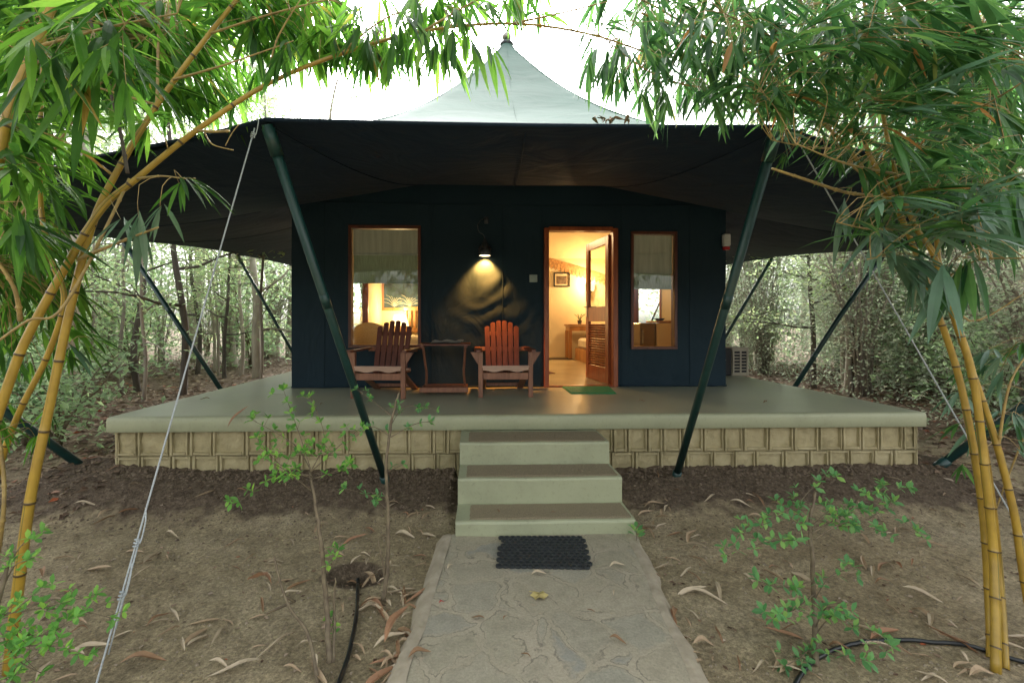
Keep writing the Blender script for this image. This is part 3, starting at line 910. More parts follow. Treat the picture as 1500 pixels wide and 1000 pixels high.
# inner room (cream)
IX0, IX1, IY0, IY1 = WX0+.08, WX1-.08, WY0+.08, WY1-.1
r_ = MB()
ctop = 2.95
grid_wall(r_, lambda a, z: (a, IY0, z), IX0, IX1, FZ, lambda a: ctop, holesF, .2, True)
grid_wall(r_, lambda a, z: (IX0, a, z), IY0, IY1, FZ, lambda a: ctop, HL, .2)
grid_wall(r_, lambda a, z: (IX1, a, z), IY0, IY1, FZ, lambda a: ctop, HR, .2, True)
grid_wall(r_, lambda a, z: (a, IY1, z), IX0, IX1, FZ, lambda a: ctop, [], .2)
ch(r_, 'inner_wall', M['cream_wall'], tent)
r_ = MB(); c = r_.vert((CX, AY, 3.9)); q = [r_.vert(p) for p in ((IX0, IY0, 2.95), (IX1, IY0, 2.95), (IX1, IY1, 2.95), (IX0, IY1, 2.95))]
for i in range(4): r_.face((q[(i+1) % 4], q[i], c))
ch(r_, 'inner_ceiling', M['cream'], tent)
r_ = MB(); r_.box((CX+.0, (IY0+IY1)/2, FZ+.008), (IX1-IX0-.01, IY1-WY0+.02-.05, .012))
ch(r_, 'inner_floor', M['floor_in'], tent)
# valance with tassel loops along the rear wall, falling to the right as the ceiling does
vl = MB()
def valz(x): return 3.28 - .30*(x-.6) if x > .6 else 3.28
n = 60
for i in range(n):
    xa = IX0+.02+(IX1-IX0-.04)*i/n; xb = IX0+.02+(IX1-IX0-.04)*(i+1)/n; xm = (xa+xb)/2
    y = IY1-.02
    ta, tb, tm_ = valz(xa), valz(xb), valz(xm)
    vl.quad((xa, y, ta-.10), (xb, y, tb-.10), (xb, y, tb), (xa, y, ta))
    f = [vl.vert((xa, y, ta-.10)), vl.vert((xa+.01, y, tm_-.20)), vl.vert((xm, y, tm_-.26)), vl.vert((xb-.01, y, tm_-.20)), vl.vert((xb, y, tb-.10))]; vl.face(f)
M['valance'] = simple('printed valance', (.55, .33, .14), (.28, .14, .06), 30, .85, .2)
ch(vl, 'valance', M['valance'], tent)

# windows
def box_frame(mb, xa, xb, za, zb, y0_, y1_, w_):
    yc, dp = (y0_+y1_)/2, y1_-y0_
    mb.box(((xa+xb)/2, yc, zb-w_/2), (xb-xa, dp, w_), bev=.004)
    mb.box(((xa+xb)/2, yc, za+w_/2), (xb-xa, dp, w_), bev=.004)
    for x in (xa+w_/2, xb-w_/2): mb.box((x, yc, (za+zb)/2), (w_, dp-.004, zb-za-2*w_), bev=.004)
def window(h, name, blindz, labels):
    f = MB(); box_frame(f, h[0]-.012, h[1]+.012, h[2]-.03, h[3]+.012, WY0-.022, WY0+.10, .036)
    fo = ch(f, name, M['wood_frame'], tent)
    def sub(mb, nm, m): return ch(mb, nm, m, fo)
    g = MB(); g.box(((h[0]+h[1])/2, WY0+.012, (h[2]+h[3])/2), (h[1]-h[0]-.05, .004, h[3]-h[2]-.05)); sub(g, 'pane', M['glass'])
    b = MB(); xa, xb = h[0]+.03, h[1]-.03
    zt = h[3]-.03; n = 28; zs = lines([(blindz, zt, .03)])
    return fo, sub, xa, xb, zt
def blind_sheet(mb, xa, xb, za, zb, y, amp, tilt=0.0):
    zs = lines([(za, zb, .025)]); xs_ = lines([(xa, xb, .04)]); idx = []
    for z in zs: idx.append([mb.vert((x, y + amp*noise.noise((x*4, z*6, 1)), z + tilt*(x-xa)*(1-(z-za)/(zb-za)))) for x in xs_])
    for j in range(len(zs)-1):
        for i in range(len(xs_)-1): mb.face((idx[j][i], idx[j][i+1], idx[j+1][i+1], idx[j+1][i]))
fo, sub, xa, xb, zt = window(holesF[0], 'window', 1.92, None)
b = MB(); blind_sheet(b, xa, xb, 2.27, zt, WY0+.05, .004); b.box(((xa+xb)/2, WY0+.047, 2.30), (xb-xa, .012, .02), bev=.003); sub(b, 'blind', M['blind_cloth'])
b = MB(); blind_sheet(b, xa+.005, xb-.005, 1.915, 2.30, WY0+.058, .006); b.box(((xa+xb)/2, WY0+.055, 2.09), (xb-xa-.01, .014, .014)); b.box(((xa+xb)/2, WY0+.055, 1.925), (xb-xa-.01, .014, .02)); sub(b, 'reed_blind', M['blind'])
fo2, sub, xa, xb, zt = window(holesF[2], 'window', 1.86, None)
b = MB(); blind_sheet(b, xa, xb, 2.06, zt, WY0+.05, .004, -.03); b.box(((xa+xb)/2, WY0+.047, 2.31), (xb-xa, .010, .012)); sub(b, 'blind', M['blind_cloth'])
b = MB(); blind_sheet(b, xa+.005, xb-.005, 1.85, 2.08, WY0+.058, .006, -.01); b.box(((xa+xb)/2, WY0+.052, 1.86), (xb-xa-.01, .014, .02)); sub(b, 'reed_blind', M['blind'])
def side_window(h, xw, sgn):
    f = MB()
    ya, yb, za, zb = h
    for z in (za+.02, zb-.02): f.box((xw, (ya+yb)/2, z), (.12, yb-ya, .045), bev=.004)
    for y in [ya+.025, yb-.025] + ([(ya*.62+yb*.38)] if sgn < 0 else []): f.box((xw, y, (za+zb)/2), (.118, .05, zb-za-.09), bev=.004)
    fo_ = ch(f, 'window', M['wood_red'], tent)
    g = MB(); g.box((xw, (ya+yb)/2, (za+zb)/2), (.004, yb-ya-.1, zb-za-.1)); ch(g, 'pane', M['glass_side'], fo_)
side_window(HL[0], WX0+.04, -1); side_window(HR[0], WX1-.04, 1)

# door frame and the open door leaf
f = MB()
a_, b_, _, zt = holesF[1]
f.box((a_-.028, WY0+.03, (FZ+zt)/2+.01), (.062, .15, zt-FZ+.02), bev=.005)
f.box((b_+.028, WY0+.03, (FZ+zt)/2+.01), (.062, .15, zt-FZ+.02), bev=.005)
f.box(((a_+b_)/2, WY0+.03, zt+.012), (b_-a_-.006, .146, .05), bev=.005)
f.box(((a_+b_)/2, WY0+.03, FZ+.008), (b_-a_-.006, .14, .016), bev=.003)
ch(f, 'door_frame', M['wood_red'], tent)
hinge = Vector((b_-.012, WY0+.085, FZ+.02)); ang = atan2(.66, -.105)
DW, DH = .745, 1.95
d_ = MB()
def DL(mb, xa, xb, za, zb, th=.042, bev=.004, y=0.0, rot=None): mb.box(((xa+xb)/2, y, (za+zb)/2), (xb-xa, th, zb-za), rot, bev)
DL(d_, 0, .095, 0, DH); DL(d_, DW-.095, DW, 0, DH)
for za, zb in ((0, .20), (.82, 1.02), (DH-.11, DH)): DL(d_, .095, DW-.095, za, zb, .040)
door = d_.build('door', M['wood_red'], tent)
door.location = hinge - tent.location; door.rotation_euler = (0, 0, ang)
def dch(mb, nm, m): return mb.build(nm, m, door)
g = MB(); DL(g, .095, DW-.095, 1.02, DH-.11, .005, 0); dch(g, 'pane', glass_mat(2.6))
l = MB(); z = .225
while z < .80:
    l.box((DW/2, 0, z), (DW-.19, .046, .008), Matrix.Rotation(radians(38), 3, 'X'), .002); z += .034
dch(l, 'louvre', M['wood_red'])
l = MB(); l.box((DW-.05, .026, 1.0), (.035, .008, .22), bev=.003); l.box((DW-.05, -.026, 1.0), (.035, .008, .22), bev=.003)
l.tube([(DW-.05, .03, 1.03), (DW-.05, .07, 1.03), (DW-.15, .072, 1.03)], .008, 8); l.tube([(DW-.05, -.03, 1.03), (DW-.05, -.07, 1.03), (DW-.15, -.072, 1.03)], .008, 8)
dch(l, 'handle', M['steel'])
for z in (.25, 1.0, 1.75):
    l = MB(); l.box((-.003, -.022, z), (.03, .012, .11), bev=.002); dch(l, 'hinge', M['steel'])

# poles that prop the fly
def pole(base, top, r=.030, mid=None, nm='support_pole'):
    m_ = MB(); pts = [Vector(base)] + ([Vector(mid)] if mid else []) + [Vector(top)]
    m_.tube(pts, r, 12)
    # socket sleeve at foot and joint sleeve halfway
    b0, dirv = pts[0], (pts[1]-pts[0]).normalized()
    m_.tube([b0-dirv*.02, b0+dirv*.10], r*1.25, 12)
    e0 = pts[-1]; d2 = (pts[-1]-pts[-2]).normalized(); m_.tube([e0-d2*.16, e0-d2*.02], r*1.2, 12)
    md = pts[0].lerp(pts[1], .62); m_.tube([md-dirv*.05, md+dirv*.05], r*1.06, 12)
    ch(m_, nm, M['pole'], tent, True)
A0 = Vector(HIPS[0]); B0 = Vector(HIPS[1])
bl = G(566, 700, .10); br = G(989, 694, .10)
pole(bl + Vector((0, 0, -.05)), W(391, 182, 2.42), .029)
pole(br + Vector((0, 0, -.05)), W(1137, 192, 2.42), .029)
pole(G(133, 692, .08), Vector(HIPS[11])+Vector((.02, 0, -.03)), .034)
pole(G(1373, 684, .08), Vector(HIPS[2])+Vector((-.02, 0, -.03)), .034)
pole((-3.42, 6.5, 0), Vector(HIPS[10])+Vector((.0, 0, -.02)), .032)
pole((4.30, 6.35, 0), Vector(HIPS[3])+Vector((.0, 0, -.02)), .032, mid=(5.2, 6.25, 1.50))
pole((-3.44, 9.4, 0), Vector(HIPS[9])+Vector((.0, 0, -.02)), .030)
pole((4.28, 8.8, 0), Vector(HIPS[4])+Vector((.0, 0, -.02)), .030)
pole((-3.2, 12.1, 0), Vector(HIPS[8])); pole((4.1, 12.1, 0), Vector(HIPS[5])); pole((-1.0, 12.2, 0), Vector(HIPS[7])); pole((1.9, 12.2, 0), Vector(HIPS[6]))
pm_ = MB(); pm_.tube([(AP.x, AP.y, 3.95), (AP.x, AP.y, AP.z-.1)], .05, 10); ch(pm_, 'ridge_post', M['pole'], tent)

# guy ropes
def rope(pts, r, label, knots):
    m_ = MB(); pts = [Vector(p) for p in pts]
    fine = []
    for i in range(len(pts)-1):
        for k in range(24): fine.append(pts[i].lerp(pts[i+1], k/24))
    fine.append(pts[-1])
    m_.tube(fine, r, 7)
    for p, L_ in knots:
        p = Vector(p)
        dirv = (pts[-1]-pts[0]).normalized(); side = dirv.cross(Vector((0, 1, 0))).normalized()
        for k in range(3): m_.tube([p + dirv*(k*.012) + (side*cos(a)+dirv.cross(side)*sin(a))*.008 for a in [j*pi/4 for j in range(9)]], r*.9, 5)
        m_.tube(spline([p, p+side*.014+dirv*.01, p+side*.012-dirv*.06, p+side*.002-dirv*.10]), r*.8, 5)
        m_.tube([p+side*.008, p+side*.013+dirv*L_], r*.8, 5)
    o = m_.build('guy_rope', M['rope'], smooth=True)
    tag(o, label, 'rope', 'guy ropes tied from the fly corners to the ground'); return o
ra = W(373, 188, 2.36); rb = G(120, 1075, -.03)
lp = ra.lerp(rb, .79)
rope([ra, rb], .0036, 'grey guy rope pulled tight from left front fly corner to near ground', [(ra.lerp(rb, .76), .30), (ra.lerp(rb, .83), .2), (ra.lerp(rb, .012), .03)])
ra = W(1163, 196, 2.36); rb = G(1568, 905, -.03)
rope([ra, rb], .0036, 'pale guy rope running from right front fly corner down past striped bamboo', [(ra.lerp(rb, .01), .04)])

# ------------------------------------------------------------------ things on the wall
lampx, lampz = W(710, 377, WY0)[0], W(710, 377, WY0)[2]
lp_ = empty('wall_lamp', (lampx, WY0, lampz), label='lit pierced metal lamp hanging from a curled hook on the dark tent wall', cat='lamp')
ly = WY0-.115
m_ = MB(); hk = [(lampx+.02, WY0-.005, lampz+.47), (lampx-.0, ly+.06, lampz+.48), (lampx-.05, ly+.02, lampz+.45), (lampx-.088, ly, lampz+.38), (lampx-.07, ly, lampz+.30), (lampx-.02, ly, lampz+.265), (lampx, ly, lampz+.22)]
m_.tube(spline(hk), .006, 7); m_.box((lampx+.02, WY0-.012, lampz+.47), (.05, .02, .08), bev=.003); ch(m_, 'hook', M['darkiron'], lp_, True)
m_ = MB(); m_.lathe((lampx, ly, lampz), [(.078, 0), (.082, .006), (.078, .05), (.075, .09), (.055, .13), (.032, .165), (.016, .19), (.012, .22)], 28); 
m_.lathe((lampx, ly, lampz), [(.012, .215), (.03, .165-.002), (.052, .128), (.072, .088), (.075, .05), (.078, .002)], 28)
ch(m_, 'lamp_shade', M['darkiron'], lp_, True)
m_ = MB()
for k in range(16):
    a = 2*pi*k/16
    for zz, rr in ((.085, .0775), (.112, .066), (.10, .073)):
        if (k + int(zz*1000)) % 2: m_.lathe((lampx+rr*cos(a), ly+rr*sin(a), lampz+zz), [(.0, -.007), (.006, 0), (.0, .007)], 6)
ch(m_, 'pierced_band', M['copper'], lp_)
m_ = MB(); m_.lathe((lampx, ly, lampz+.006), [(.0, .0), (.068, .0)], 24); ch(m_, 'lit_diffuser', M['bulb'], lp_)
L = bpy.data.lights.new('lamp_light', 'SPOT'); L.energy = 58; L.color = (1, .36, .07); L.spot_size = radians(100); L.spot_blend = .6; L.shadow_soft_size = .02
lo = bpy.data.objects.new('lamp_light', L); lo.location = (0, ly-WY0, -.012); lo.rotation_euler = (radians(30), 0, 0); lo.parent = lp_; COL.objects.link(lo)

p_ = W(781, 408, WY0)
m_ = MB(); m_.box((p_.x, WY0-.02, p_.z), (.10, .02, .095), bev=.004); m_.box((p_.x, WY0-.032, p_.z), (.028, .006, .05), bev=.002)
tag(m_.build('switch_plate', M['switch']), 'small square grey green switch plate on tent wall beside the door', 'switch')
p_ = W(1061, 355, WY0)
dv = empty('wall_dispenser', (p_.x, WY0, p_.z), label='small white dispenser with red base high on right end of tent wall', cat='dispenser')
m_ = MB(); m_.box((p_.x, WY0-.045, p_.z+.02), (.09, .07, .16), bev=.012); ch(m_, 'body', M['white'], dv)
m_ = MB(); m_.box((p_.x, WY0-.045, p_.z-.085), (.075, .06, .045), bev=.01); ch(m_, 'base', M['red'], dv)

# ------------------------------------------------------------------ furniture on the veranda
FL = .591
def make_chair():
    r = empty('veranda_chair', (0, 0, 0))
    wc = M['wood_chair']
    for sx in (-1, 1):
        m_ = MB(); m_.bar((sx*.275, 0, 0), (sx*.275, 0, .50), .05, .045, up=(0, 1, 0)); m_.build('leg', wc, r)
        m_ = MB(); m_.bar((sx*.236, .02, .30), (sx*.236, .72, .0), .024, .075, up=(1, 0, 0)); m_.build('leg', wc, r)
        # triangular bracket outside each front leg
        m_ = MB(); a = sx*.302
        pr = [(a, .498), (a+sx*.085, .498), (a, .36)]
        lo_ = [m_.vert((x, -.013, z)) for x, z in pr]; hi_ = [m_.vert((x, .013, z)) for x, z in pr]
        fl_ = sx > 0
        m_.face(lo_[::-1] if fl_ else lo_); m_.face(hi_ if fl_ else hi_[::-1])
        for i in range(3):
            j = (i+1) % 3; f_ = (lo_[i], lo_[j], hi_[j], hi_[i]); m_.face(f_ if fl_ else f_[::-1])
        m_.build('arm_bracket', wc, r)
        m_ = MB(); n = 12; rows = []
        for i in range(n+1):
            t = i/n; y = -.07 + .76*t; wv = .055*(sin(min(1, t*2.2+.25)*pi/2)) * (1-.45*t)
            rows.append([m_.vert((sx*.30-wv-.0, y, .503)), m_.vert((sx*.30+wv, y, .503)), m_.vert((sx*.30+wv, y, .523)), m_.vert((sx*.30-wv, y, .523))])
        for i in range(n):
            for k in range(4): m_.face((rows[i][k], rows[i][(k+1) % 4], rows[i+1][(k+1) % 4], rows[i+1][k]))
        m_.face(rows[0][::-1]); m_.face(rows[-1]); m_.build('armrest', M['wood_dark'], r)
    m_ = MB(); m_.box((0, -.005, .235), (.50, .022, .075), bev=.004); m_.build('front_rail', wc, r)
    m_ = MB()
    for i in range(6):
        y = .01+.082*i; z = .335-.016*i-.012*sin(i*1.0)
        m_.box((0, y, z), (.50 if i else .52, .072, .022), Matrix.Rotation(-.18, 3, 'X'), .004)
    # wavy front board
    n = 24; rows = []
    for i in range(n+1):
        t = i/n; x = -.25+.5*t; zb = .292 + .010*cos(t*4*pi)
        rows.append([m_.vert((x, -.03, zb)), m_.vert((x, -.03, .332)), m_.vert((x, -.012, .332)), m_.vert((x, -.012, zb))])
    for i in range(n):
        for k in range(4): m_.face((rows[i][k], rows[i+1][k], rows[i+1][(k+1) % 4], rows[i][(k+1) % 4]))
    m_.build('seat', M['wood_pale'], r)
    m_ = MB()
    lean = Vector((0, .36, .93)).normalized()
    for k in range(6):
        t = (k-2.5)/2.5; xb, xt = t*.170, t*.182
        H = .66 - .075*abs(t)**2.2
        b0 = Vector((xb, .44, .22)); b1 = Vector((xt, .44, .22)) + lean*H
        m_.bar(b0, b1, .061 if abs(t) < .9 else .061, .018, up=lean.cross(Vector((1, 0, 0))), bev=.004)
        # rounded top
        n_ = Vector((0, -lean.z, lean.y)).normalized()
        for sgn in (0,):
            cc = b1; ring = []
            for sd in (-.009, .009):
                ring.append([m_.vert(cc + Vector((1, 0, 0))*.0295*cos(a) + lean*.013*sin(a) - lean*.012*cos(a)*(1 if t > 0 else -1)*(cos(a)*(1 if t > 0 else -1) > 0)*abs(t)*.8 + n_*sd) for a in [pi*j/6 for j in range(7)]])
            m_.face(ring[0]); m_.face(ring[1][::-1])
            for j in range(6): m_.face((ring[0][j], ring[1][j], ring[1][j+1], ring[0][j+1]))
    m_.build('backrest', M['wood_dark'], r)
    m_ = MB()
    for hh, w2 in ((.04, .47), (.30, .60), (.50, .42)):
        p = Vector((0, .465, .22)) + lean*hh
        m_.box(p, (w2, .022, .05), Matrix.Rotation(-.37, 3, 'X'), .003)
    m_.build('back_rail', wc, r)
    m_ = MB(); m_.box((0, .62, .06), (.46, .022, .04), bev=.003); m_.build('stretcher', wc, r)
    return r
c1 = make_chair()
tag(c1, 'slatted wooden armchair facing out between the folding table and the door', 'chair', 'wooden armchairs on the veranda')
pc = G(740, 580, FL); c1.location = (pc.x, 4.87, FL); c1.rotation_euler = (0, 0, radians(1)); c1.scale = (1, 1, 1.0)
c2 = copy_tree(c1)
tag(c2, 'slatted wooden armchair turned a little, in front of the large left window', 'chair')
c2.location = (G(556, 582, FL).x, 4.84, FL); c2.rotation_euler = (0, 0, radians(-5))

tb = empty('folding_table', (G(653, 575, FL).x, 5.12, FL), label='small folding slatted wooden side table with low shelf between the two armchairs', cat='table')
m_ = MB()
for i in range(5): m_.box((0, -.17+.085*i, .575), (.58, .076, .018), bev=.004)
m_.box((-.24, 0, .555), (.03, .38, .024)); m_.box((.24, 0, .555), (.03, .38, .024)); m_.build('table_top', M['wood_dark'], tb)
for sx in (-1, 1):
    for yy, fl in ((-.14, 1), (.12, -1)):
        m_ = MB(); pts = spline([(sx*.235, yy*fl, .55), (sx*.222, yy*fl*.45, .36), (sx*.215, -yy*fl*.1, .24), (sx*.235, -yy*fl*.9, .0)], 5)
        m_.tube(pts, .0135, 6)
        m_.build('leg', M['wood_chair'], tb)
m_ = MB()
for i in range(4): m_.box((0, -.13+.085*i, .085), (.52, .07, .018), bev=.004)
m_.box((0, -.18, .075), (.54, .02, .055), bev=.004); m_.build('shelf', M['wood_chair'], tb)
m_ = MB(); tx, ty = tb.location.x, tb.location.y
n = 16
for layer in range(3):
    rows = []
    for i in range(n+1):
        t = i/n
        rows.append([m_.vert((tx-.17+.34*t+layer*.02, ty-.14+.01*layer+.12*q, FL+.589+layer*.006+.014*abs(sin(t*pi*2+layer))*(.4+.6*q))) for q in (0, 1, 2)])
    for i in range(n):
        for k in range(2): m_.face((rows[i][k], rows[i+1][k], rows[i+1][k+1], rows[i][k+1]))
tag(m_.build('newspaper', M['paper'], smooth=True), 'folded newspaper lying on the small wooden side table', 'newspaper')

# green doormat at the door
def mat_quad(pts, z, h, wob, nm, material, label, cat):
    m_ = MB(); a, b, c, d2 = [Vector((p[0], p[1], 0)) for p in pts]; n = 30; g = []
    for j in range(n+1):
        for i in range(n+1):
            p = a.lerp(b, i/n).lerp(d2.lerp(c, i/n), j/n)
            e = i in (0, n) or j in (0, n)
            g.append(m_.vert((p.x, p.y, z + (0 if e else h + .003*noise.noise((p.x*50, p.y*50, 2)) + wob*noise.noise((p.x*4, p.y*4, 1))))))
    for j in range(n):
        for i in range(n):
            q = j*(n+1)+i; m_.face((g[q], g[q+1], g[q+n+2], g[q+n+1]))
    return tag(m_.build(nm, material), label, cat)
mat_quad([G(836, 577, FL), G(904, 577, FL), G(893, 566.5, FL), G(822, 566.5, FL)], FL+.001, .012, .002, 'doormat', M['matgreen'], 'bright green plastic turf doormat at the threshold of the open door', 'doormat')

# rubber ring mat
rm = MB()
ca, cb, cc, cd = [G(*p, .012) for p in ((729, 830), (869, 832), (856, 785), (733, 785))]
NR, NC = 11, 15
for j in range(NR):
    for i in range(NC):
        if (j in (NR-3,) and i == 0): continue
        fi = (i + (.5 if j % 2 else 0)+.25)/(NC+.25); fj = (j+.5)/NR
        p = ca.lerp(cb, fi).lerp(cd.lerp(cc, fi), fj)
        rx, ry = .0215, .0185
        ring = []
        for a in range(12):
            an = 2*pi*a/12
            for ro, zz in ((1.0, .004), (1.0, .016), (.66, .018), (.60, .004)):
                ring.append(rm.vert((p.x+rx*ro*cos(an), p.y+ry*ro*sin(an), zz)))
        for a in range(12):
            b = (a+1) % 12
            for k in range(4): rm.face((ring[a*4+k], ring[b*4+k], ring[b*4+(k+1) % 4], ring[a*4+(k+1) % 4]))
tag(rm.build('rubber_mat', M['rubber']), 'black rubber mat of linked rings on the paving before the bottom step', 'mat')

# air conditioner and bucket on the right of the tent
ac = empty('air_conditioner', (3.92, 6.95, FL), label='beige air conditioner outdoor unit with slotted grille behind right end of the tent', cat='air conditioner')
m_ = MB(); m_.box((4.06, 6.98, FL+.22), (.27, .40, .44), bev=.01)
for i in range(3): m_.box((3.955+.105*i if i else 3.945, 6.775, FL+.215), (.022, .02, .36))
for i in range(8): m_.box((4.05, 6.775, FL+.045+.049*i), (.20, .016, .014))
ch(m_, 'casing', M['acbeige'], ac)
m_ = MB(); m_.box((4.055, 6.779, FL+.215), (.20, .004, .35)); ch(m_, 'grille_shade_plate', M['black'], ac)  # black plate painting in the shade behind the grille bars
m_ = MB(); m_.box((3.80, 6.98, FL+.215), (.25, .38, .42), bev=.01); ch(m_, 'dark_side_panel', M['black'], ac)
bk = MB(); bk.lathe((3.265, 6.02, FL), [(.0, 0), (.085, 0), (.105, .30), (.118, .305), (.118, .325), (.10, .32), (.08, .02)], 24)
tag(bk.build('bucket', M['white'], smooth=True), 'white plastic bucket half hidden behind the right end of the tent wall', 'bucket')

# ------------------------------------------------------------------ furniture inside, seen through the openings
def room_thing(nm, loc, label, cat): return empty(nm, loc, label=label, cat=cat)
bx_ = room_thing('bed', (-1.0, 9.6, FL), 'double bed with slatted wooden headboard against rear wall behind left window', 'bed')
m_ = MB(); m_.box((-.95, 9.5, FL+.16), (1.6, 1.9, .28), bev=.01); ch(m_, 'bed_base', M['wood_in'], bx_)
m_ = MB(); m_.box((-.95, 9.48, FL+.42), (1.56, 1.86, .26), bev=.05); ch(m_, 'mattress', M['sheet'], bx_)
m_ = MB(); m_.box((-.95, 10.43, FL+1.16), (1.66, .05, .10), bev=.01); m_.box((-.95, 10.43, FL+.66), (1.66, .05, .10), bev=.01)
for i in range(16): m_.box((-1.72+.103*i, 10.43, FL+.91), (.05, .03, .42), bev=.004)
ch(m_, 'headboard', M['wood_in'], bx_)
bs = room_thing('bedside_table', (-1.98, 10.2, FL), 'small wooden bedside table under the lit lamp behind left window', 'table')
m_ = MB(); m_.box((-2.0, 10.2, FL+.50), (.42, .42, .04), bev=.005); m_.box((-2.0, 10.2, FL+.38), (.38, .38, .18)); ch(m_, 'table_top', M['wood_in'], bs)
for sx in (-1, 1):
    for sy in (-1, 1):
        m_ = MB(); m_.box((-2.0+.17*sx, 10.2+.17*sy, FL+.15), (.04, .04, .30)); ch(m_, 'leg', M['wood_in'], bs)
lx = W(586, 470, 10.1).x
tl = room_thing('table_lamp', (lx, 10.1, FL+.52), 'glowing cream table lamp beside the bed seen through left window', 'lamp')
m_ = MB(); m_.lathe((lx, 10.1, FL+.52), [(.08, 0), (.08, .02), (.03, .05), (.05, .14), (.02, .22), (.012, .30)], 16); ch(m_, 'lamp_base', M['wood_in'], tl, True)
m_ = MB(); m_.lathe((lx, 10.1, FL+.52+.24), [(.20, 0), (.13, .26)], 24); ch(m_, 'lamp_shade', M['lampglow'], tl, True)
def bulb(nm, loc, e, par, r=.05, col=(1, .66, .30)):
    L_ = bpy.data.lights.new(nm, 'POINT'); L_.energy = e; L_.color = col; L_.shadow_soft_size = r
    o = bpy.data.objects.new(nm, L_); COL.objects.link(o)
    o.parent = par; o.location = Vector(loc) - par.location; return o
bulb('table_lamp_bulb', (lx, 10.05, FL+1.12), 17, tl)
pg = W(566, 450, 10.45)
pn = room_thing('wall_painting', (-1.65, 10.47, 2.0), 'large dark painting of white branching plants above the bed behind left window', 'painting')
m_ = MB(); xa, xb, za, zb = -2.24, -1.05, 1.74, 2.50
m_.box(((xa+xb)/2, 10.475, zb), (xb-xa+.12, .04, .07), bev=.006); m_.box(((xa+xb)/2, 10.475, za), (xb-xa+.12, .04, .07), bev=.006)
for x in (xa-.025, xb+.025): m_.box((x, 10.474, (za+zb)/2), (.07, .04, zb-za-.07), bev=.006)
ch(m_, 'frame', M['wood_in'], pn)
M['paint_dark'] = simple('painted canvas', (.05, .10, .13), (.015, .025, .035), 5, .6, .1)
M['paint_white'] = simple('white brush line', (.55, .55, .42), (.35, .36, .25), 20, .7, .1)
m_ = MB(); m_.box(((xa+xb)/2, 10.485, (za+zb)/2), (xb-xa, .01, zb-za)); ch(m_, 'canvas', M['paint_dark'], pn)
m_ = MB(); random.seed(4)
for k in range(3):
    bx2, bz2 = xa+.25+.36*k, za+.06
    for br_ in range(9):
        a = radians(20+17.5*br_); L_ = uni(.2, .34)
        m_.tube(spline([(bx2, 10.477, bz2), (bx2+cos(a)*L_*.5, 10.477, bz2+sin(a)*L_*.8), (bx2+cos(a)*L_, 10.477, bz2+sin(a)*L_)], 3), .006, 4)
ch(m_, 'painted_branches', M['paint_white'], pn)
# tub chair just inside the left window
cx_, cy_ = W(548, 480, 7.1).x, 7.1
tc_ = room_thing('tub_chair', (cx_, cy_, FL), 'cream round-backed plastic armchair just inside the left window', 'chair')
m_ = MB(); rows = []
for i in range(25):
    a = radians(200) * (i/24) - radians(10)
    hgt = .52 + .30*sin(max(0, min(pi, a)))
    rr = .30
    rows.append([m_.vert((cx_+rr*.82*cos(a), cy_-rr*.82*sin(a), FL+.38)), m_.vert((cx_+rr*cos(a), cy_-rr*sin(a), FL+hgt)), m_.vert((cx_+(rr+.05)*cos(a), cy_-(rr+.05)*sin(a), FL+hgt+.01)), m_.vert((cx_+(rr+.05)*cos(a), cy_-(rr+.05)*sin(a), FL+hgt-.05)), m_.vert((cx_+rr*.9*cos(a), cy_-rr*.9*sin(a), FL+.36))])
for i in range(24):
    for k in range(5): m_.face((rows[i][k], rows[i+1][k], rows[i+1][(k+1) % 5], rows[i][(k+1) % 5]))
ch(m_, 'backrest', M['cane'], tc_, True)
m_ = MB(); m_.lathe((cx_, cy_, FL+.36), [(0, .05), (.25, .05), (.27, .02), (.25, 0), (0, 0)], 20); ch(m_, 'seat', M['cane'], tc_)
for a in (45, 135, 225, 315):
    m_ = MB(); m_.tube([(cx_+.2*cos(radians(a)), cy_+.2*sin(radians(a)), FL+.37), (cx_+.25*cos(radians(a)), cy_+.25*sin(radians(a)), FL)], .02, 8); ch(m_, 'leg', M['cane'], tc_)
# picture on rear wall seen through the door
pa, pb = W(812, 419, 10.47), W(834, 400, 10.47)
pf_ = room_thing('framed_picture', ((pa.x+pb.x)/2, 10.47, (pa.z+pb.z)/2), 'small dark-framed picture on the cream rear wall seen through the open door', 'picture')
m_ = MB(); xa, xb, za, zb = pa.x, pb.x, pa.z, pb.z
for z in (za, zb): m_.box(((xa+xb)/2, 10.478, z), (xb-xa+.03, .03, .03), bev=.003)
for x in (xa, xb): m_.box((x, 10.477, (za+zb)/2), (.03, .03, zb-za-.03), bev=.003)
ch(m_, 'frame', M['black'], pf_)
m_ = MB(); m_.box(((xa+xb)/2, 10.488, (za+zb)/2), (xb-xa-.02, .01, zb-za-.02)); ch(m_, 'mount', M['cane'], pf_)
m_ = MB(); m_.box(((xa+xb)/2, 10.480, (za+zb)/2-.01), (xb-xa-.12, .008, zb-za-.12)); ch(m_, 'print', simple('brown photo print', (.22, .15, .10), (.05, .04, .03), 16, .5, 0), pf_)
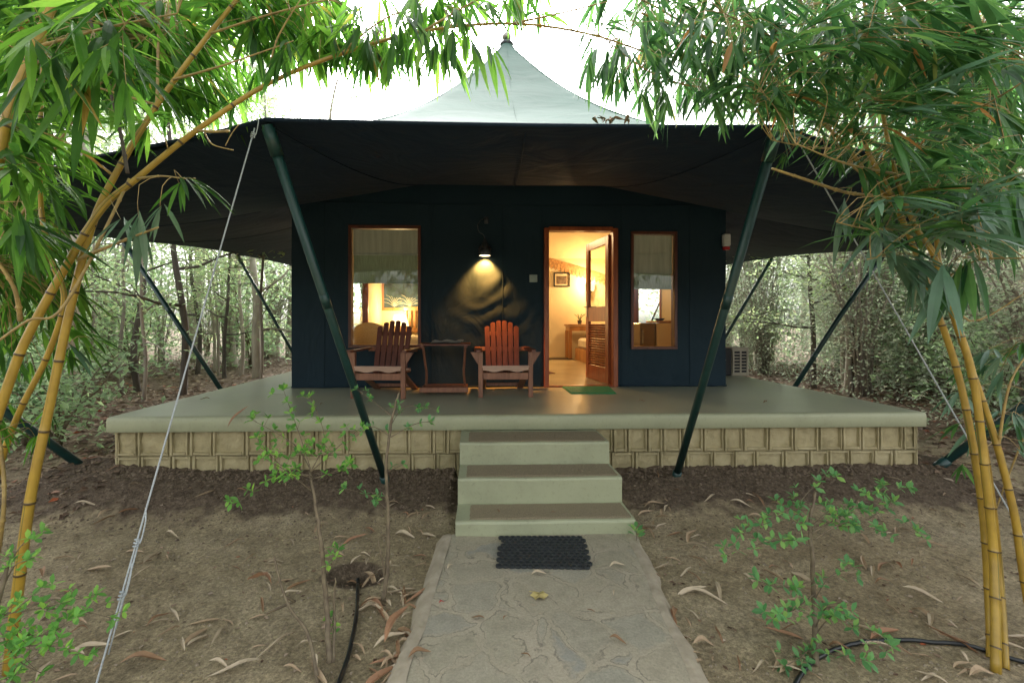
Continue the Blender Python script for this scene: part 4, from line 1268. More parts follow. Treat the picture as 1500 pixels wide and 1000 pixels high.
# desk, single bed, sconce
dk = room_thing('desk', (2.45, 10.2, FL), 'wooden desk against the rear wall seen through the open door', 'desk')
m_ = MB(); m_.box((2.46, 10.2, FL+.78), (.90, .5, .035), bev=.004); m_.box((2.46, 10.2, FL+.70), (.84, .44, .11)); ch(m_, 'desk_top', M['wood_in'], dk)
for sx in (-1, 1):
    for sy in (-1, 1):
        m_ = MB(); m_.box((2.46+.40*sx, 10.2+.2*sy, FL+.33), (.07, .07, .64)); ch(m_, 'leg', M['wood_in'], dk)
vs = room_thing('potted_plant', (2.30, 10.1, FL+.80), 'small dark spiky plant in a pot standing on the desk', 'plant')
m_ = MB(); m_.lathe((2.30, 10.1, FL+.799), [(.0, 0), (.04, 0), (.055, .09), (.045, .09), (.0, .07)], 14); ch(m_, 'pot', M['darkiron'], vs)
m_ = MB()
for k in range(9):
    a = k*2.4; m_.tube(spline([(2.30, 10.1, FL+.87), (2.30+.06*cos(a), 10.1+.06*sin(a), FL+.97), (2.30+.14*cos(a), 10.1+.14*sin(a), FL+1.03)], 3), [.006]*6+[.002], 5)
ch(m_, 'leaves', M['leaf_palm'], vs)
sb = room_thing('single_bed', (2.62, 9.0, FL), 'single bed with wooden side board seen past the open door', 'bed')
m_ = MB(); m_.box((2.60, 9.0, FL+.14), (.92, 1.7, .26), bev=.01); ch(m_, 'bed_base', M['wood_in'], sb)
m_ = MB(); m_.box((2.62, 9.0, FL+.38), (.86, 1.64, .22), bev=.06); ch(m_, 'mattress', M['sheet'], sb)
sc_ = W(866, 420, 10.4)
sn = room_thing('wall_sconce', (sc_.x, 10.4, sc_.z), 'glowing wall sconce on rear wall half hidden behind the open door', 'lamp')
m_ = MB(); m_.lathe((sc_.x, 10.38, sc_.z-.1), [(.06, 0), (.09, .18)], 18); ch(m_, 'lamp_shade', M['lampglow'], sn, True)
m_ = MB(); m_.box((sc_.x, 10.485, sc_.z-.05), (.08, .03, .14), bev=.004); m_.tube([(sc_.x, 10.47, sc_.z-.08), (sc_.x, 10.38, sc_.z-.10)], .008, 6); ch(m_, 'bracket', M['darkiron'], sn)
bulb('sconce_bulb', (sc_.x-.02, 10.22, sc_.z+.08), 22, sn)
rg = MB(); rg.box((1.62, 9.95, FL+.016), (.95, .5, .014), bev=.003)
tag(rg.build('dark_rug', simple('dark rug', (.05, .035, .03), None, 40, .9, .3)), 'dark narrow rug on the floor by the rear wall beyond the door', 'rug')
rg = MB(); rg.box((.62, 7.6, FL+.016), (1.0, 1.3, .014), Matrix.Rotation(.15, 3, 'Z'), .003)
tag(rg.build('patterned_rug', simple('red rug', (.20, .05, .03), (.06, .02, .02), 14, .9, .3)), 'dark red rug corner on the floor just inside the door', 'rug')
fr_ = room_thing('mini_fridge', (2.80, 7.3, FL), 'small brown mini fridge on the right wall seen through the narrow window', 'fridge')
q0 = W(943, 474, 7.2)
m_ = MB(); m_.box((2.73, 7.3, FL+.42), (.26, .40, .80), bev=.01); ch(m_, 'body', simple('bronze fridge', (.22, .15, .07), (.16, .11, .05), 3, .25, 0, metal=.6), fr_)
m_ = MB(); m_.box((2.64, 7.085, FL+.60), (.02, .02, .22), bev=.003); ch(m_, 'handle', M['steel'], fr_)
cb_ = room_thing('cream_cabinet', (3.0, 7.2, FL), 'cream cupboard beside the mini fridge seen through the narrow window', 'cabinet')
m_ = MB(); m_.box((2.985, 7.3, FL+.42), (.235, .44, .80), bev=.006); ch(m_, 'body', simple('cream laminate', (.70, .55, .34), (.62, .48, .29), 3, .5, 0), cb_)
m_ = MB(); m_.box((2.985, 7.3, FL+.84), (.25, .46, .03), bev=.004); ch(m_, 'cabinet_top', M['wood_in'], cb_)
dh = MB(); dh.lathe((2.98, 7.25, FL+.857), [(0, 0), (.05, 0), (.09, .04), (.08, .04), (.045, .012), (0, .012)], 16)
tag(dh.build('small_bowl', M['darkiron'], smooth=True), 'small dark bowl on top of the cream cupboard', 'bowl')
# added pendant lamp, itself unseen, to fill the room with warm light
cl_ = room_thing('added_ceiling_lamp', (.5, 8.1, 3.3), 'added unseen pendant lamp filling the tent room with warm light', 'lamp')
m_ = MB(); m_.lathe((.5, 8.1, 3.10), [(.16, 0), (.10, .16)], 20); ch(m_, 'lamp_shade', M['lampglow'], cl_, True)
m_ = MB(); m_.tube([(.5, 8.1, 3.26), (.5, 8.1, 3.86)], .006, 6); ch(m_, 'flex', M['black'], cl_)
bulb('fill_pendant_bulb', (.5, 8.1, 3.05), 23, cl_, .1, (1, .68, .34))

# ------------------------------------------------------------------ plants
def add_leaf(mb, base, dirv, L_, w_, up=None, droop=.3, fold=.18, stations=4, twist=0.0, shape=.36):
    """a lance-shaped leaf: folded along its rib, bending down towards the tip"""
    dirv = Vector(dirv).normalized()
    side = dirv.cross(Vector((0, 0, 1)) if up is None else up)
    if side.length < .05: side = Vector((1, 0, 0)).cross(dirv)
    side.normalize()
    if twist: side = Matrix.Rotation(twist, 3, dirv) @ side
    nrm = side.cross(dirv).normalized()
    p = Vector(base); stp = L_/stations; d_ = dirv.copy()
    prev = None
    for i in range(stations+1):
        t = i/stations
        if i == 0 or i == stations: cur = [mb.vert(p)]
        else:
            wv = w_*.5*(sin(pi*min(1, t/(2*shape))) if t < shape else cos(pi/2*((t-shape)/(1-shape))**1.15))
            cur = [mb.vert(p - side*wv + nrm*wv*fold), mb.vert(p), mb.vert(p + side*wv + nrm*wv*fold)]
        if prev is not None:
            if len(prev) == 1 and len(cur) == 3: mb.face((prev[0], cur[1], cur[0])); mb.face((prev[0], cur[2], cur[1]))
            elif len(prev) == 3 and len(cur) == 1: mb.face((prev[0], prev[1], cur[0])); mb.face((prev[1], prev[2], cur[0]))
            else: mb.face((prev[0], prev[1], cur[1], cur[0])); mb.face((prev[1], prev[2], cur[2], cur[1]))
        prev = cur
        d_ = (d_ + Vector((0, 0, -1))*droop/stations).normalized()
        nrm = side.cross(d_).normalized()
        p = p + d_*stp

class Clump:
    def __init__(s, nm, loc, label, cat):
        s.root = empty(nm, loc, label=label, cat=cat); s.loc = Vector(loc)
        s.skel = []; s.twigs = MB(); s.leaf = MB(); s.pale = MB()
    def rel(s, p): return Vector(p) - s.loc
    def culm(s, pts, r0, r1, m_, node=.26, sub=7, grow=True):
        P_ = spline([s.rel(p) for p in pts], sub); n = len(P_)
        mb = MB(); mb.tube(P_, [r0+(r1-r0)*i/(n-1) for i in range(n)], 14, node=node, bulge=1.13 if r0 > .012 else 1.35, voff=0)
        mb.build('culm', m_, s.root, True)
        if grow: s.skel += P_[int(n*.3):]
        return P_
    def spray(s, p, d0, scale, nleaf, pale=False, hang=.5):
        """a fan of leaves at a twig's end"""
        mb = s.pale if pale else s.leaf
        d0 = Vector(d0).normalized()
        sd = d0.cross(Vector((0, 0, 1)))
        if sd.length < .1: sd = Vector((1, 0, 0))
        sd.normalize(); q = Vector(p)
        for k in range(nleaf):
            t = k/max(1, nleaf-1)
            a = uni(-1, 1)*1.15 if k < nleaf-1 else uni(-.2, .2)
            base = q - d0*scale*.10*(1-t)*nleaf*.32
            dv_ = (d0*cos(a) + sd*sin(a)*(1 if k % 2 else -1)*.95 + Vector((uni(-.15, .15), uni(-.2, .2), -hang*uni(.3, 1.3)))).normalized()
            L_ = scale*uni(.70, 1.18)
            add_leaf(mb, base, dv_, L_*1.1, L_*uni(.09, .135), droop=uni(.25, .75), stations=4, twist=uni(-.5, .5))
    def fill(s, regions):
        """regions: (u0,u1,v0,v1,Y0,Y1,count,leaf length,hang,pale share): the space, in metres once projected, that the crown takes up"""
        sk = np.array([tuple(p) for p in s.skel])
        grown = []
        for (u0, u1, v0, v1, Y0, Y1, cnt, sc, hang, pale) in regions:
            for _ in range(cnt):
                p = s.rel(W(uni(u0, u1), uni(v0, v1), uni(Y0, Y1)))
                dd = np.sum((sk-np.array(tuple(p)))**2, axis=1)
                k = int(np.argmin(dd + np.random.RandomState(_).rand(len(sk))*.02))
                b0 = Vector(sk[k]); dist = (p-b0).length
                dirv = (p-b0).normalized() if dist > .01 else Vector((0, 0, -1))
                mid = b0.lerp(p, .5) + Vector((uni(-.04, .04), uni(-.04, .04), dist*.13+uni(-.01, .03)))
                P_ = spline([b0, mid, p], 4 if dist > .25 else 2); n = len(P_)
                r0 = .0016+.0022*min(1, dist)
                s.twigs.tube(P_, [r0*(1-.6*i/(n-1)) for i in range(n)], 4, cap=False)
                if dist > .25 and len(grown) < 4000: grown.append(P_[n//2])
                if dist > .3:     # side sprays on a long twig
                    for f in (.45, .7):
                        if rnd() < .75:
                            qv = P_[int((n-1)*f)]
                            dv_ = (dirv + Vector((uni(-1, 1), uni(-1, 1), uni(-.8, .2)))).normalized()
                            e = qv + dv_*uni(.04, .12)
                            s.twigs.tube([qv, e], .0013, 4, cap=False)
                            s.spray(e, dv_, sc*uni(.7, 1), random.randint(3, 5), rnd() < pale, hang)
                s.spray(p, dirv*.7 + Vector((uni(-.6, .6), uni(-.6, .6), -.15)), sc*uni(.75, 1.2), random.randint(4, 8), rnd() < pale, hang)
            sk = np.vstack([sk] + ([np.array([tuple(g) for g in grown[-40:]])] if grown else []))
    def finish(s, lm, pm__):
        s.twigs.build('branches', M['culm_thin'], s.root, True)
        if s.leaf.v: s.leaf.build('foliage', lm, s.root)
        if s.pale.v: s.pale.build('pale_foliage', pm__, s.root)

def WP(l): return [W(*p) for p in l]
random.seed(11)
# --- left clump
bL = G(12, 985, -.04)
cl = Clump('golden_bamboo', bL, 'golden bamboo clump at left with one culm arching over in front of the roof', 'bamboo')
cl.culm([bL, W(28, 850, 1.86), W(45, 727, 1.86), W(72, 598, 1.88), W(103, 452, 1.90), W(135, 330, 1.92), W(168, 258, 1.95), W(230, 154, 2.0), W(307, 50, 2.05), W(380, -40, 2.1), W(470, -150, 2.2)], .020, .007, M['culm'], .29)
cl.culm([G(-120, 960, -.04), W(-60, 760, 1.8), W(0, 598, 1.82), W(36, 502, 1.84), W(99, 386, 1.86), W(150, 305, 1.88), W(200, 262, 1.9), W(288, 191, 1.95), W(391, 124, 2.0), W(500, 79, 2.02), W(620, 46, 2.04), W(750, 35, 2.06), W(870, 52, 2.08), W(985, 92, 2.1)], .019, .0035, M['culm'], .27)
cl.culm([G(-60, 900, -.04), W(10, 650, 2.1), W(70, 520, 2.08), W(94, 440, 2.05), W(78, 387, 2.03), W(62, 320, 2.02), W(58, 250, 2.0), W(60, 160, 2.0), W(64, 60, 2.0), W(66, -60, 2.0)], .013, .007, M['culm'], .22)
cl.culm([G(-250, 900, -.04), W(-90, 520, 1.6), W(-20, 300, 1.6), W(13, 167, 1.62), W(50, 70, 1.65), W(82, 0, 1.7), W(130, -90, 1.75)], .022, .012, M['culm'], .25)
cl.culm([W(230, 154, 2.0), W(232, 60, 2.1), W(234, -60, 2.2)], .007, .004, M['culm_thin'], .2)
cl.culm([W(187, 254, 1.85), W(170, 165, 1.85), W(140, 62, 1.85), W(118, -40, 1.85)], .007, .005, M['bark_dark'], .15)
cl.culm([W(190, 262, 1.9), W(96, 445, 1.8), W(40, 470, 1.75), W(-30, 520, 1.7)], .006, .004, M['culm_thin'], .2)
cl.culm([W(115, 380, 1.87), W(150, 365, 1.8), W(200, 345, 1.75), W(232, 333, 1.7)], .008, .003, M['culm_thin'], .2, grow=False)
cl.culm([W(30, 470, 1.85), W(20, 420, 1.8), W(-20, 360, 1.75)], .009, .005, M['culm_thin'], .12)
cl.culm([G(-20, 900, -.04), W(2, 780, 1.95), W(5, 690, 1.95), W(-10, 600, 1.95)], .008, .006, M['culm_thin'], .15)
# dead forked twigs by the tent corner
cl.culm([W(287, 191, 1.95), W(312, 193, 1.93), W(336, 192, 1.92)], .0055, .005, M['culm_thin'], .1, grow=False)
cl.culm([W(300, 195, 1.95), W(312, 212, 1.93), W(342, 220, 1.92)], .003, .002, M['culm_thin'], .1, grow=False)
cl.culm([W(330, 214, 1.92), W(340, 195, 1.92), W(352, 180, 1.92)], .002, .0015, M['culm_thin'], .1, grow=False)
# main side branches (extra skeleton)
for pts in ([(254, 117, 2.0), (330, 95, 1.95), (430, 60, 1.9)], [(307, 50, 2.05), (400, 20, 2.0), (520, -10, 2.0)], [(391, 124, 2.0), (405, 60, 1.95), (440, 0, 1.9)],
            [(230, 154, 2.0), (120, 120, 1.9), (0, 60, 1.7)], [(168, 258, 1.95), (80, 200, 1.9), (-20, 180, 1.8)], [(58, 250, 2.0), (150, 120, 2.2), (240, 30, 2.4)],
            [(200, 262, 1.9), (235, 258, 1.8), (272, 262, 1.75)], [(50, 70, 1.65), (160, 40, 1.6), (260, 20, 1.6)], [(620, 46, 2.04), (690, 5, 2.0), (760, -30, 2.0)],
            [(500, 79, 2.02), (560, 30, 2.0), (640, 0, 2.0)], [(58, 270, 2.0), (20, 330, 2.1), (-30, 380, 2.2)], [(750, 35, 2.06), (820, 20, 2.0), (900, 0, 2.0)]):
    cl.culm(WP(pts), .0055, .002, M['culm_thin'], .12, 5)
cl.fill([(0, 330, -20, 135, 2.05, 3.2, 240, .24, .25, .0), (0, 200, -20, 130, 1.4, 1.9, 30, .24, .3, .0), (330, 500, -30, 60, 2.0, 2.7, 75, .20, .3, .0), (400, 560, 30, 85, 1.9, 2.2, 26, .17, .8, .0), (520, 700, -10, 80, 1.8, 2.25, 55, .18, .95, .0),
         (660, 800, -30, 25, 1.8, 2.3, 18, .16, .6, .0), (0, 60, 160, 330, 1.5, 2.6, 46, .24, .35, .0), (60, 130, 150, 300, 1.7, 2.6, 18, .2, .2, .0), (130, 220, 140, 200, 1.7, 2.4, 10, .16, .3, .0), (262, 300, 258, 272, 1.7, 1.78, 2, .19, .5, .0),
         (0, 120, 340, 540, 2.5, 3.8, 60, .2, .6, .05), (90, 150, 470, 500, 1.9, 2.1, 2, .16, .5, .3), (0, 90, 600, 640, 1.9, 2.3, 5, .15, 1.0, .0), (0, 400, -160, -20, 1.4, 2.8, 60, .2, .5, .0),
         (250, 380, 95, 150, 2.2, 3.0, 20, .15, .6, .0), (690, 720, 60, 72, 1.7, 1.8, 2, .22, .9, .0), (165, 235, 305, 330, 1.7, 1.8, 3, .18, .2, 1.0)])
cl.finish(M['leaf_l'], M['leaf_pale'])
# --- right clump
random.seed(12)
bR = G(1459, 985, -.04)
cr = Clump('striped_bamboo', bR, 'striped golden bamboo clump at right leaning over the tent fly', 'bamboo')
cr.culm([G(1452, 965, -.04), W(1450, 900, 1.92), W(1441, 760, 1.95), W(1423, 640, 1.97), W(1399, 532, 2.0), W(1363, 430, 2.02), W(1349, 390, 2.04), W(1328, 336, 2.06), W(1310, 300, 2.08), W(1280, 270, 2.1), W(1244, 219, 2.12), W(1202, 177, 2.15), W(1140, 120, 2.2), W(1040, 60, 2.2), W(940, 20, 2.2)], .0165, .005, M['culm_r'], .2)
cr.culm([G(1459, 985, -.04), W(1456, 820, 1.88), W(1444, 700, 1.9), W(1426, 556, 1.92), W(1399, 466, 1.95), W(1367, 372, 1.98), W(1340, 330, 2.0), W(1312, 255, 2.05), W(1290, 150, 2.1), W(1270, 30, 2.15), W(1250, -90, 2.2)], .0172, .006, M['culm_r'], .19)
cr.culm([G(1520, 960, -.04), W(1498, 832, 1.9), W(1486, 754, 1.92), W(1462, 658, 1.95), W(1435, 574, 1.98), W(1405, 490, 2.0), W(1378, 400, 2.03), W(1372, 300, 2.06), W(1390, 180, 2.1), W(1430, 60, 2.1), W(1470, -60, 2.1)], .016, .006, M['culm_r'], .2)
cr.culm([G(1473, 980, -.04), W(1466, 856, 1.95), W(1455, 740, 1.97), W(1440, 640, 2.0), W(1410, 500, 2.03), W(1385, 400, 2.1)], .0125, .008, M['culm_r'], .2)
cr.culm([W(1328, 336, 2.06), W(1300, 275, 2.06), W(1275, 230, 2.06), W(1262, 195, 2.1)], .012, .008, M['culm_r'], .12)
cr.culm([W(1291, 287, 2.06), W(1240, 282, 1.98), W(1180, 263, 1.9), W(1131, 247, 1.85)], .008, .005, M['culm_thin'], .13)
cr.culm([G(1440, 800, 0.0), W(1450, 770, 2.6), W(1500, 640, 2.4), W(1560, 520, 2.3)], .004, .004, M['culm_thin'], .2)
for pts in ([(1140, 120, 2.2), (1050, 130, 2.1), (960, 110, 2.1), (870, 45, 2.1)], [(1244, 219, 2.12), (1180, 215, 2.0), (1130, 205, 1.9)], [(1290, 150, 2.1), (1180, 80, 2.0), (1060, 20, 1.9)],
            [(1312, 255, 2.05), (1240, 240, 1.8), (1165, 210, 1.7)], [(1372, 300, 2.06), (1440, 270, 1.8), (1520, 250, 1.6)], [(1363, 430, 2.0), (1420, 385, 1.7), (1500, 378, 1.5)],
            [(1390, 180, 2.1), (1450, 150, 1.9), (1530, 100, 1.7)], [(1270, 30, 2.15), (1350, 60, 2.3), (1420, 90, 2.5)], [(1349, 390, 2.0), (1310, 375, 1.8), (1270, 380, 1.65)],
            [(1328, 336, 2.0), (1270, 335, 1.8), (1225, 325, 1.7)], [(1378, 400, 2.0), (1420, 470, 2.0), (1500, 430, 1.9)], [(1040, 60, 2.2), (960, 10, 2.1), (890, -20, 2.1)],
            [(1462, 658, 1.95), (1480, 560, 1.9), (1520, 500, 1.9)], [(1300, 275, 2.0), (1250, 245, 1.9), (1215, 190, 1.9)], [(1328, 336, 2.0), (1395, 240, 1.9), (1470, 200, 1.8)]):
    cr.culm(WP(pts), .006, .002, M['culm_thin'], .12, 5)
cr.fill([(850, 960, -10, 95, 1.9, 2.4, 26, .15, .85, .05), (940, 1130, -20, 150, 1.7, 2.6, 150, .17, .6, .05), (1130, 1300, -20, 165, 1.6, 2.8, 185, .17, .35, .06), (1300, 1500, -20, 290, 1.5, 3.0, 230, .20, .3, .1), (1150, 1500, 40, 240, 2.6, 3.4, 90, .16, .3, .0),
         (1140, 1260, 170, 235, 1.8, 2.3, 26, .12, .6, .1), (1260, 1400, 200, 330, 1.8, 2.6, 60, .17, .45, .15), (1380, 1500, 270, 345, 1.5, 2.4, 40, .22, .3, .5), (1220, 1300, 300, 345, 1.65, 1.9, 6, .2, .5, .8),
         (1290, 1350, 370, 395, 1.55, 1.75, 5, .23, .6, 1.0), (1350, 1420, 380, 400, 1.5, 1.7, 4, .24, 1.1, .7), (1400, 1500, 480, 660, 2.0, 2.8, 12, .17, .5, .6), (1390, 1410, 680, 690, 2.0, 2.1, 1, .15, .4, .8),
         (950, 1500, -170, -20, 1.5, 2.9, 90, .19, .5, .05), (900, 940, 95, 105, 1.95, 2.1, 3, .16, 1.0, .1)])
cr.finish(M['leaf_r'], M['leaf_pale'])

# --- saplings with small rounded leaves
def small_leaf(mb, p, d_, L_):
    add_leaf(mb, p, d_, L_, L_*.52, droop=.15, fold=.25, stations=3, twist=uni(-.6, .6), shape=.52)
def whorl(mb, p, ax, L_, k):
    ax = Vector(ax).normalized(); s1 = ax.orthogonal().normalized(); s2 = ax.cross(s1); o = uni(0, 6)
    for i in range(k):
        a = o + 2*pi*i/k + uni(-.3, .3)
        small_leaf(mb, p, (s1*cos(a)+s2*sin(a))*1.0 + ax*.45 + Vector((0, 0, .25)), L_*uni(.7, 1.15))
def sapling(nm, stems, boughs, lm, label, Lf, cat='sapling', step=.035, kk=4):
    base = Vector(stems[0][0]); r = empty(nm, base, label=label, cat=cat)
    st_ = MB(); lf = MB()
    for pts, *_ in [(s_,) for s_ in stems]:
        rad = .013 if pts is stems[0] else .008
        P_ = spline([Vector(p)-base for p in pts], 6); n = len(P_)
        P_ = [q + Vector((uni(-1, 1), uni(-1, 1), 0))*.003 for q in P_]
        st_.tube(P_, [rad*(1-.6*i/(n-1)) for i in range(n)], 7)
    for pts in boughs:
        P_ = spline([Vector(p)-base for p in pts], 6); n = len(P_)
        st_.tube(P_, [.003*(1-.7*i/(n-1)) for i in range(n)], 5)
        acc = 0
        for i in range(1, n):
            acc += (P_[i]-P_[i-1]).length
            if i < n*.25: continue
            while acc > step:
                acc -= step
                ax = (P_[i]-P_[i-1]).normalized(); side = Vector((uni(-1, 1), uni(-1, 1), uni(-.1, .5))).normalized()
                q = P_[i] + side*uni(.0, .06)
                st_.tube([P_[i], q], .0009, 3, cap=False)
                whorl(lf, q, ax*.4+side, Lf, random.randint(kk-1, kk+1))
        whorl(lf, P_[-1], P_[-1]-P_[-2], Lf*1.1, 5)
    st_.build('stem', M['twig'], r, True); lf.build('foliage', lm, r)
    return r
random.seed(5)
Y = 2.02
sapling('sapling', [[G(482, 972, -.04), W(478, 880, Y), W(470, 790, Y+.02), W(462, 740, Y+.05), W(455, 690, Y+.1)], [G(488, 970, -.04), W(490, 900, Y), W(491, 845, Y)]],
        [WP(l) for l in ([(457, 700, 2.1), (410, 680, 2.1), (375, 640, 2.15)], [(457, 695, 2.1), (400, 700, 2.05), (350, 735, 2.0)], [(456, 690, 2.1), (440, 640, 2.15), (415, 570, 2.2)], [(456, 690, 2.1), (475, 640, 2.15), (455, 580, 2.2)],
                         [(456, 690, 2.1), (500, 650, 2.15), (530, 625, 2.2)], [(456, 690, 2.1), (430, 650, 2.2), (370, 615, 2.2)], [(458, 720, 2.1), (420, 690, 2.0), (385, 670, 2.0)], [(462, 700, 2.1), (490, 690, 2.1), (515, 680, 2.1)], [(480, 840, Y), (490, 820, Y), (495, 805, Y)], [(480, 930, Y), (488, 915, Y), (484, 905, Y)])],
        M['leaf_sap'], 'leafy sapling with a bent bare stem in bare soil left of the path', .036, step=.029)
sapling('sapling', [[G(562, 878, -.04), W(568, 820, 2.35), W(568, 750, 2.38), W(566, 680, 2.4), W(575, 610, 2.45), W(585, 575, 2.5)], [G(566, 872, -.04), W(560, 820, 2.33), W(554, 790, 2.33)]],
        [WP(l) for l in ([(568, 745, 2.38), (540, 725, 2.35), (505, 715, 2.3)], [(568, 740, 2.38), (560, 720, 2.38), (550, 735, 2.38)], [(575, 610, 2.45), (550, 590, 2.45), (522, 570, 2.45)], [(572, 640, 2.4), (610, 620, 2.45), (632, 618, 2.5)],
                         [(567, 690, 2.4), (580, 685, 2.4), (590, 680, 2.4)], [(574, 620, 2.45), (595, 595, 2.5), (640, 600, 2.5)], [(572, 640, 2.4), (545, 625, 2.45), (520, 640, 2.45)])],
        M['leaf_sap2'], 'thin upright sapling with sparse leaves close to the left edge of the path', .034, step=.05, kk=4)
sapling('sapling', [[G(1195, 975, -.04), W(1193, 900, 1.98), W(1190, 820, 2.0), W(1186, 770, 2.05), W(1195, 720, 2.1)]],
        [WP(l) for l in ([(1188, 780, 2.0), (1150, 760, 2.0), (1085, 780, 1.95)], [(1190, 775, 2.0), (1170, 740, 2.05), (1210, 695, 2.15)], [(1190, 780, 2.0), (1240, 750, 2.1), (1275, 720, 2.15), (1330, 715, 2.2)], [(1195, 760, 2.05), (1250, 770, 2.1), (1310, 735, 2.15)],
                         [(1190, 800, 2.0), (1150, 790, 1.95), (1100, 800, 1.9), (1062, 812, 1.9)], [(1192, 790, 2.0), (1240, 765, 2.0), (1300, 780, 2.0), (1345, 780, 2.0)], [(1192, 850, 1.98), (1150, 860, 1.9), (1110, 850, 1.85)], [(1192, 870, 1.98), (1150, 900, 1.85), (1120, 895, 1.8)],
                         [(1192, 880, 1.98), (1215, 845, 1.95), (1250, 830, 1.95)], [(1194, 930, 1.95), (1225, 900, 1.85), (1270, 935, 1.8), (1305, 945, 1.8)], [(1194, 940, 1.95), (1175, 960, 1.85), (1150, 975, 1.8)], [(1194, 920, 1.95), (1210, 890, 1.85), (1235, 890, 1.8)],
                         [(1190, 780, 2.0), (1160, 745, 2.05), (1120, 760, 2.0)], [(1190, 770, 2.05), (1220, 745, 2.1), (1260, 745, 2.1)], [(1194, 950, 1.9), (1230, 960, 1.8), (1262, 965, 1.75)])],
        M['leaf_sap2'], 'spreading sapling with pale green whorled leaves in bare soil right of the path', .040, step=.034)
sapling('corner_shrub', [[G(-40, 1010, -.04), W(-10, 900, 1.5), W(10, 830, 1.5)]],
        [WP(l) for l in ([(-10, 900, 1.5), (60, 890, 1.5), (140, 870, 1.5)], [(-10, 920, 1.5), (60, 930, 1.45), (110, 905, 1.45)], [(0, 850, 1.5), (30, 800, 1.55), (62, 775, 1.6)], [(-10, 900, 1.5), (20, 960, 1.4), (60, 985, 1.4)], [(0, 870, 1.5), (20, 830, 1.5), (40, 820, 1.5)],
                         [(-10, 950, 1.45), (70, 945, 1.4), (130, 960, 1.4)], [(-20, 880, 1.5), (10, 900, 1.4), (60, 860, 1.45)], [(60, 890, 1.5), (120, 895, 1.5), (165, 905, 1.5)], [(-20, 980, 1.4), (20, 1000, 1.35), (50, 1020, 1.35)])],
        M['leaf_sap'], 'low shrub with round bright leaves in the lower left corner under the bamboo', .030, 'shrub', step=.024)
# bare stick leaning
m_ = MB(); P_ = spline([G(466, 1000, -.04), W(452, 930, 1.9), W(425, 890, 1.92), W(410, 850, 1.95), W(402, 815, 1.97)], 5); m_.tube(P_, [.008*(1-.5*i/(len(P_)-1)) for i in range(len(P_))], 7)
m_.tube([P_[12], P_[12]+Vector((.02, .05, -.05)), P_[12]+Vector((-.10, .05, -.10))], .006, 6)
tag(m_.build('bare_stick', M['twig'], smooth=True), 'bare crooked stick standing in the soil beside the bent sapling', 'stick')
# weed by the bottom step
wd = empty('weed', G(932, 790, .0), label='small weed growing at the right corner of the bottom step', cat='weed'); lf = MB(); 
for k in range(12):
    a = k*2.4; e = Vector((.03*cos(a), .03*sin(a), .05+.012*k)); small_leaf(lf, e*.4, Vector((cos(a), sin(a), uni(.2, .9))), .055)
lf.build('foliage', M['leaf_sap2'], wd)
m_ = MB(); m_.tube([(0, 0, -.03), (.005, 0, .06)], .002, 5); m_.build('stem', M['twig'], wd)

# irrigation pipes
m_ = MB(); z_ = .0
P_ = spline([HOLE+Vector((0, .03, -.03)), G(524, 852, -.03), G(522, 900, -.028), G(512, 950, -.025), G(496, 1000, -.02), G(480, 1060, -.02)], 8)
P_ = [Vector((p.x, p.y, gz(p.x, p.y)+.012)) for p in P_]; P_[0].z += .01
m_.tube(P_, .010, 10); tag(m_.build('irrigation_pipe', M['hose'], smooth=True), 'black irrigation pipe rising from a dug hole left of the path', 'pipe', 'irrigation pipes on the soil')
m_ = MB(); P_ = spline([G(1140, 1040, -.03), G(1175, 985, -.03), G(1215, 950, -.03), G(1260, 938, -.03), G(1340, 938, -.03), G(1430, 950, -.03), G(1520, 975, -.03), G(1620, 990, -.03)], 8)
P_ = [Vector((p.x, p.y, gz(p.x, p.y)+.012)) for p in P_]
m_.tube(P_, .009, 10); tag(m_.build('irrigation_pipe', M['hose'], smooth=True), 'black irrigation pipe curving across the soil to the striped bamboo', 'pipe', 'irrigation pipes on the soil')

# ------------------------------------------------------------------ fallen leaves
random.seed(31)
def dry_mesh(L_, w_, curl, roll):
    mb = MB(); n = 7; rows = []
    for i in range(n+1):
        t = i/n; wv = w_*.5*sin(pi*t**.8)**.8 if 0 < i < n else 0
        z = curl*L_*sin(pi*t)*.25*(1+.5*sin(t*5+roll)); x = (t-.5)*L_; yb = .08*L_*sin(t*2.5+roll)
        if wv == 0: rows.append([mb.vert((x, yb, z))])
        else: rows.append([mb.vert((x, yb-wv, z+wv*roll*.6)), mb.vert((x, yb, z)), mb.vert((x, yb+wv, z+wv*(.7+.3*roll)))])
    for i in range(n):
        p, c = rows[i], rows[i+1]
        if len(p) == 1: mb.face((p[0], c[0], c[1])); mb.face((p[0], c[1], c[2]))
        elif len(c) == 1: mb.face((p[0], c[0], p[1])); mb.face((p[1], c[0], p[2]))
        else: mb.face((p[0], c[0], c[1], p[1])); mb.face((p[1], c[1], c[2], p[2]))
    return mb
leafprotos = []
for k in range(10):
    mb = dry_mesh(uni(.10, .20), uni(.013, .028), uni(.1, .9), uni(.2, 1.3))
    me = bpy.data.meshes.new('fallen_leaf'); me.from_pydata(mb.v, [], mb.f); me.materials.append(None); leafprotos.append(me)
drys = [simple('dry leaf tan', (.46, .35, .22), (.30, .21, .13), 12, .7, .2, .002), simple('dry leaf pale', (.56, .47, .34), (.40, .32, .22), 12, .7, .2, .002), simple('dry leaf brown', (.30, .18, .09), (.18, .10, .05), 12, .7, .2, .002),
        simple('dry leaf rust', (.36, .19, .10), (.24, .13, .07), 12, .7, .2, .002)]
variants = []
for me in leafprotos:
    for k, dm in enumerate(drys):
        m2 = me.copy(); m2.materials.clear(); m2.materials.append(dm); m2.name = 'fallen_leaf'; variants.append((k, m2))
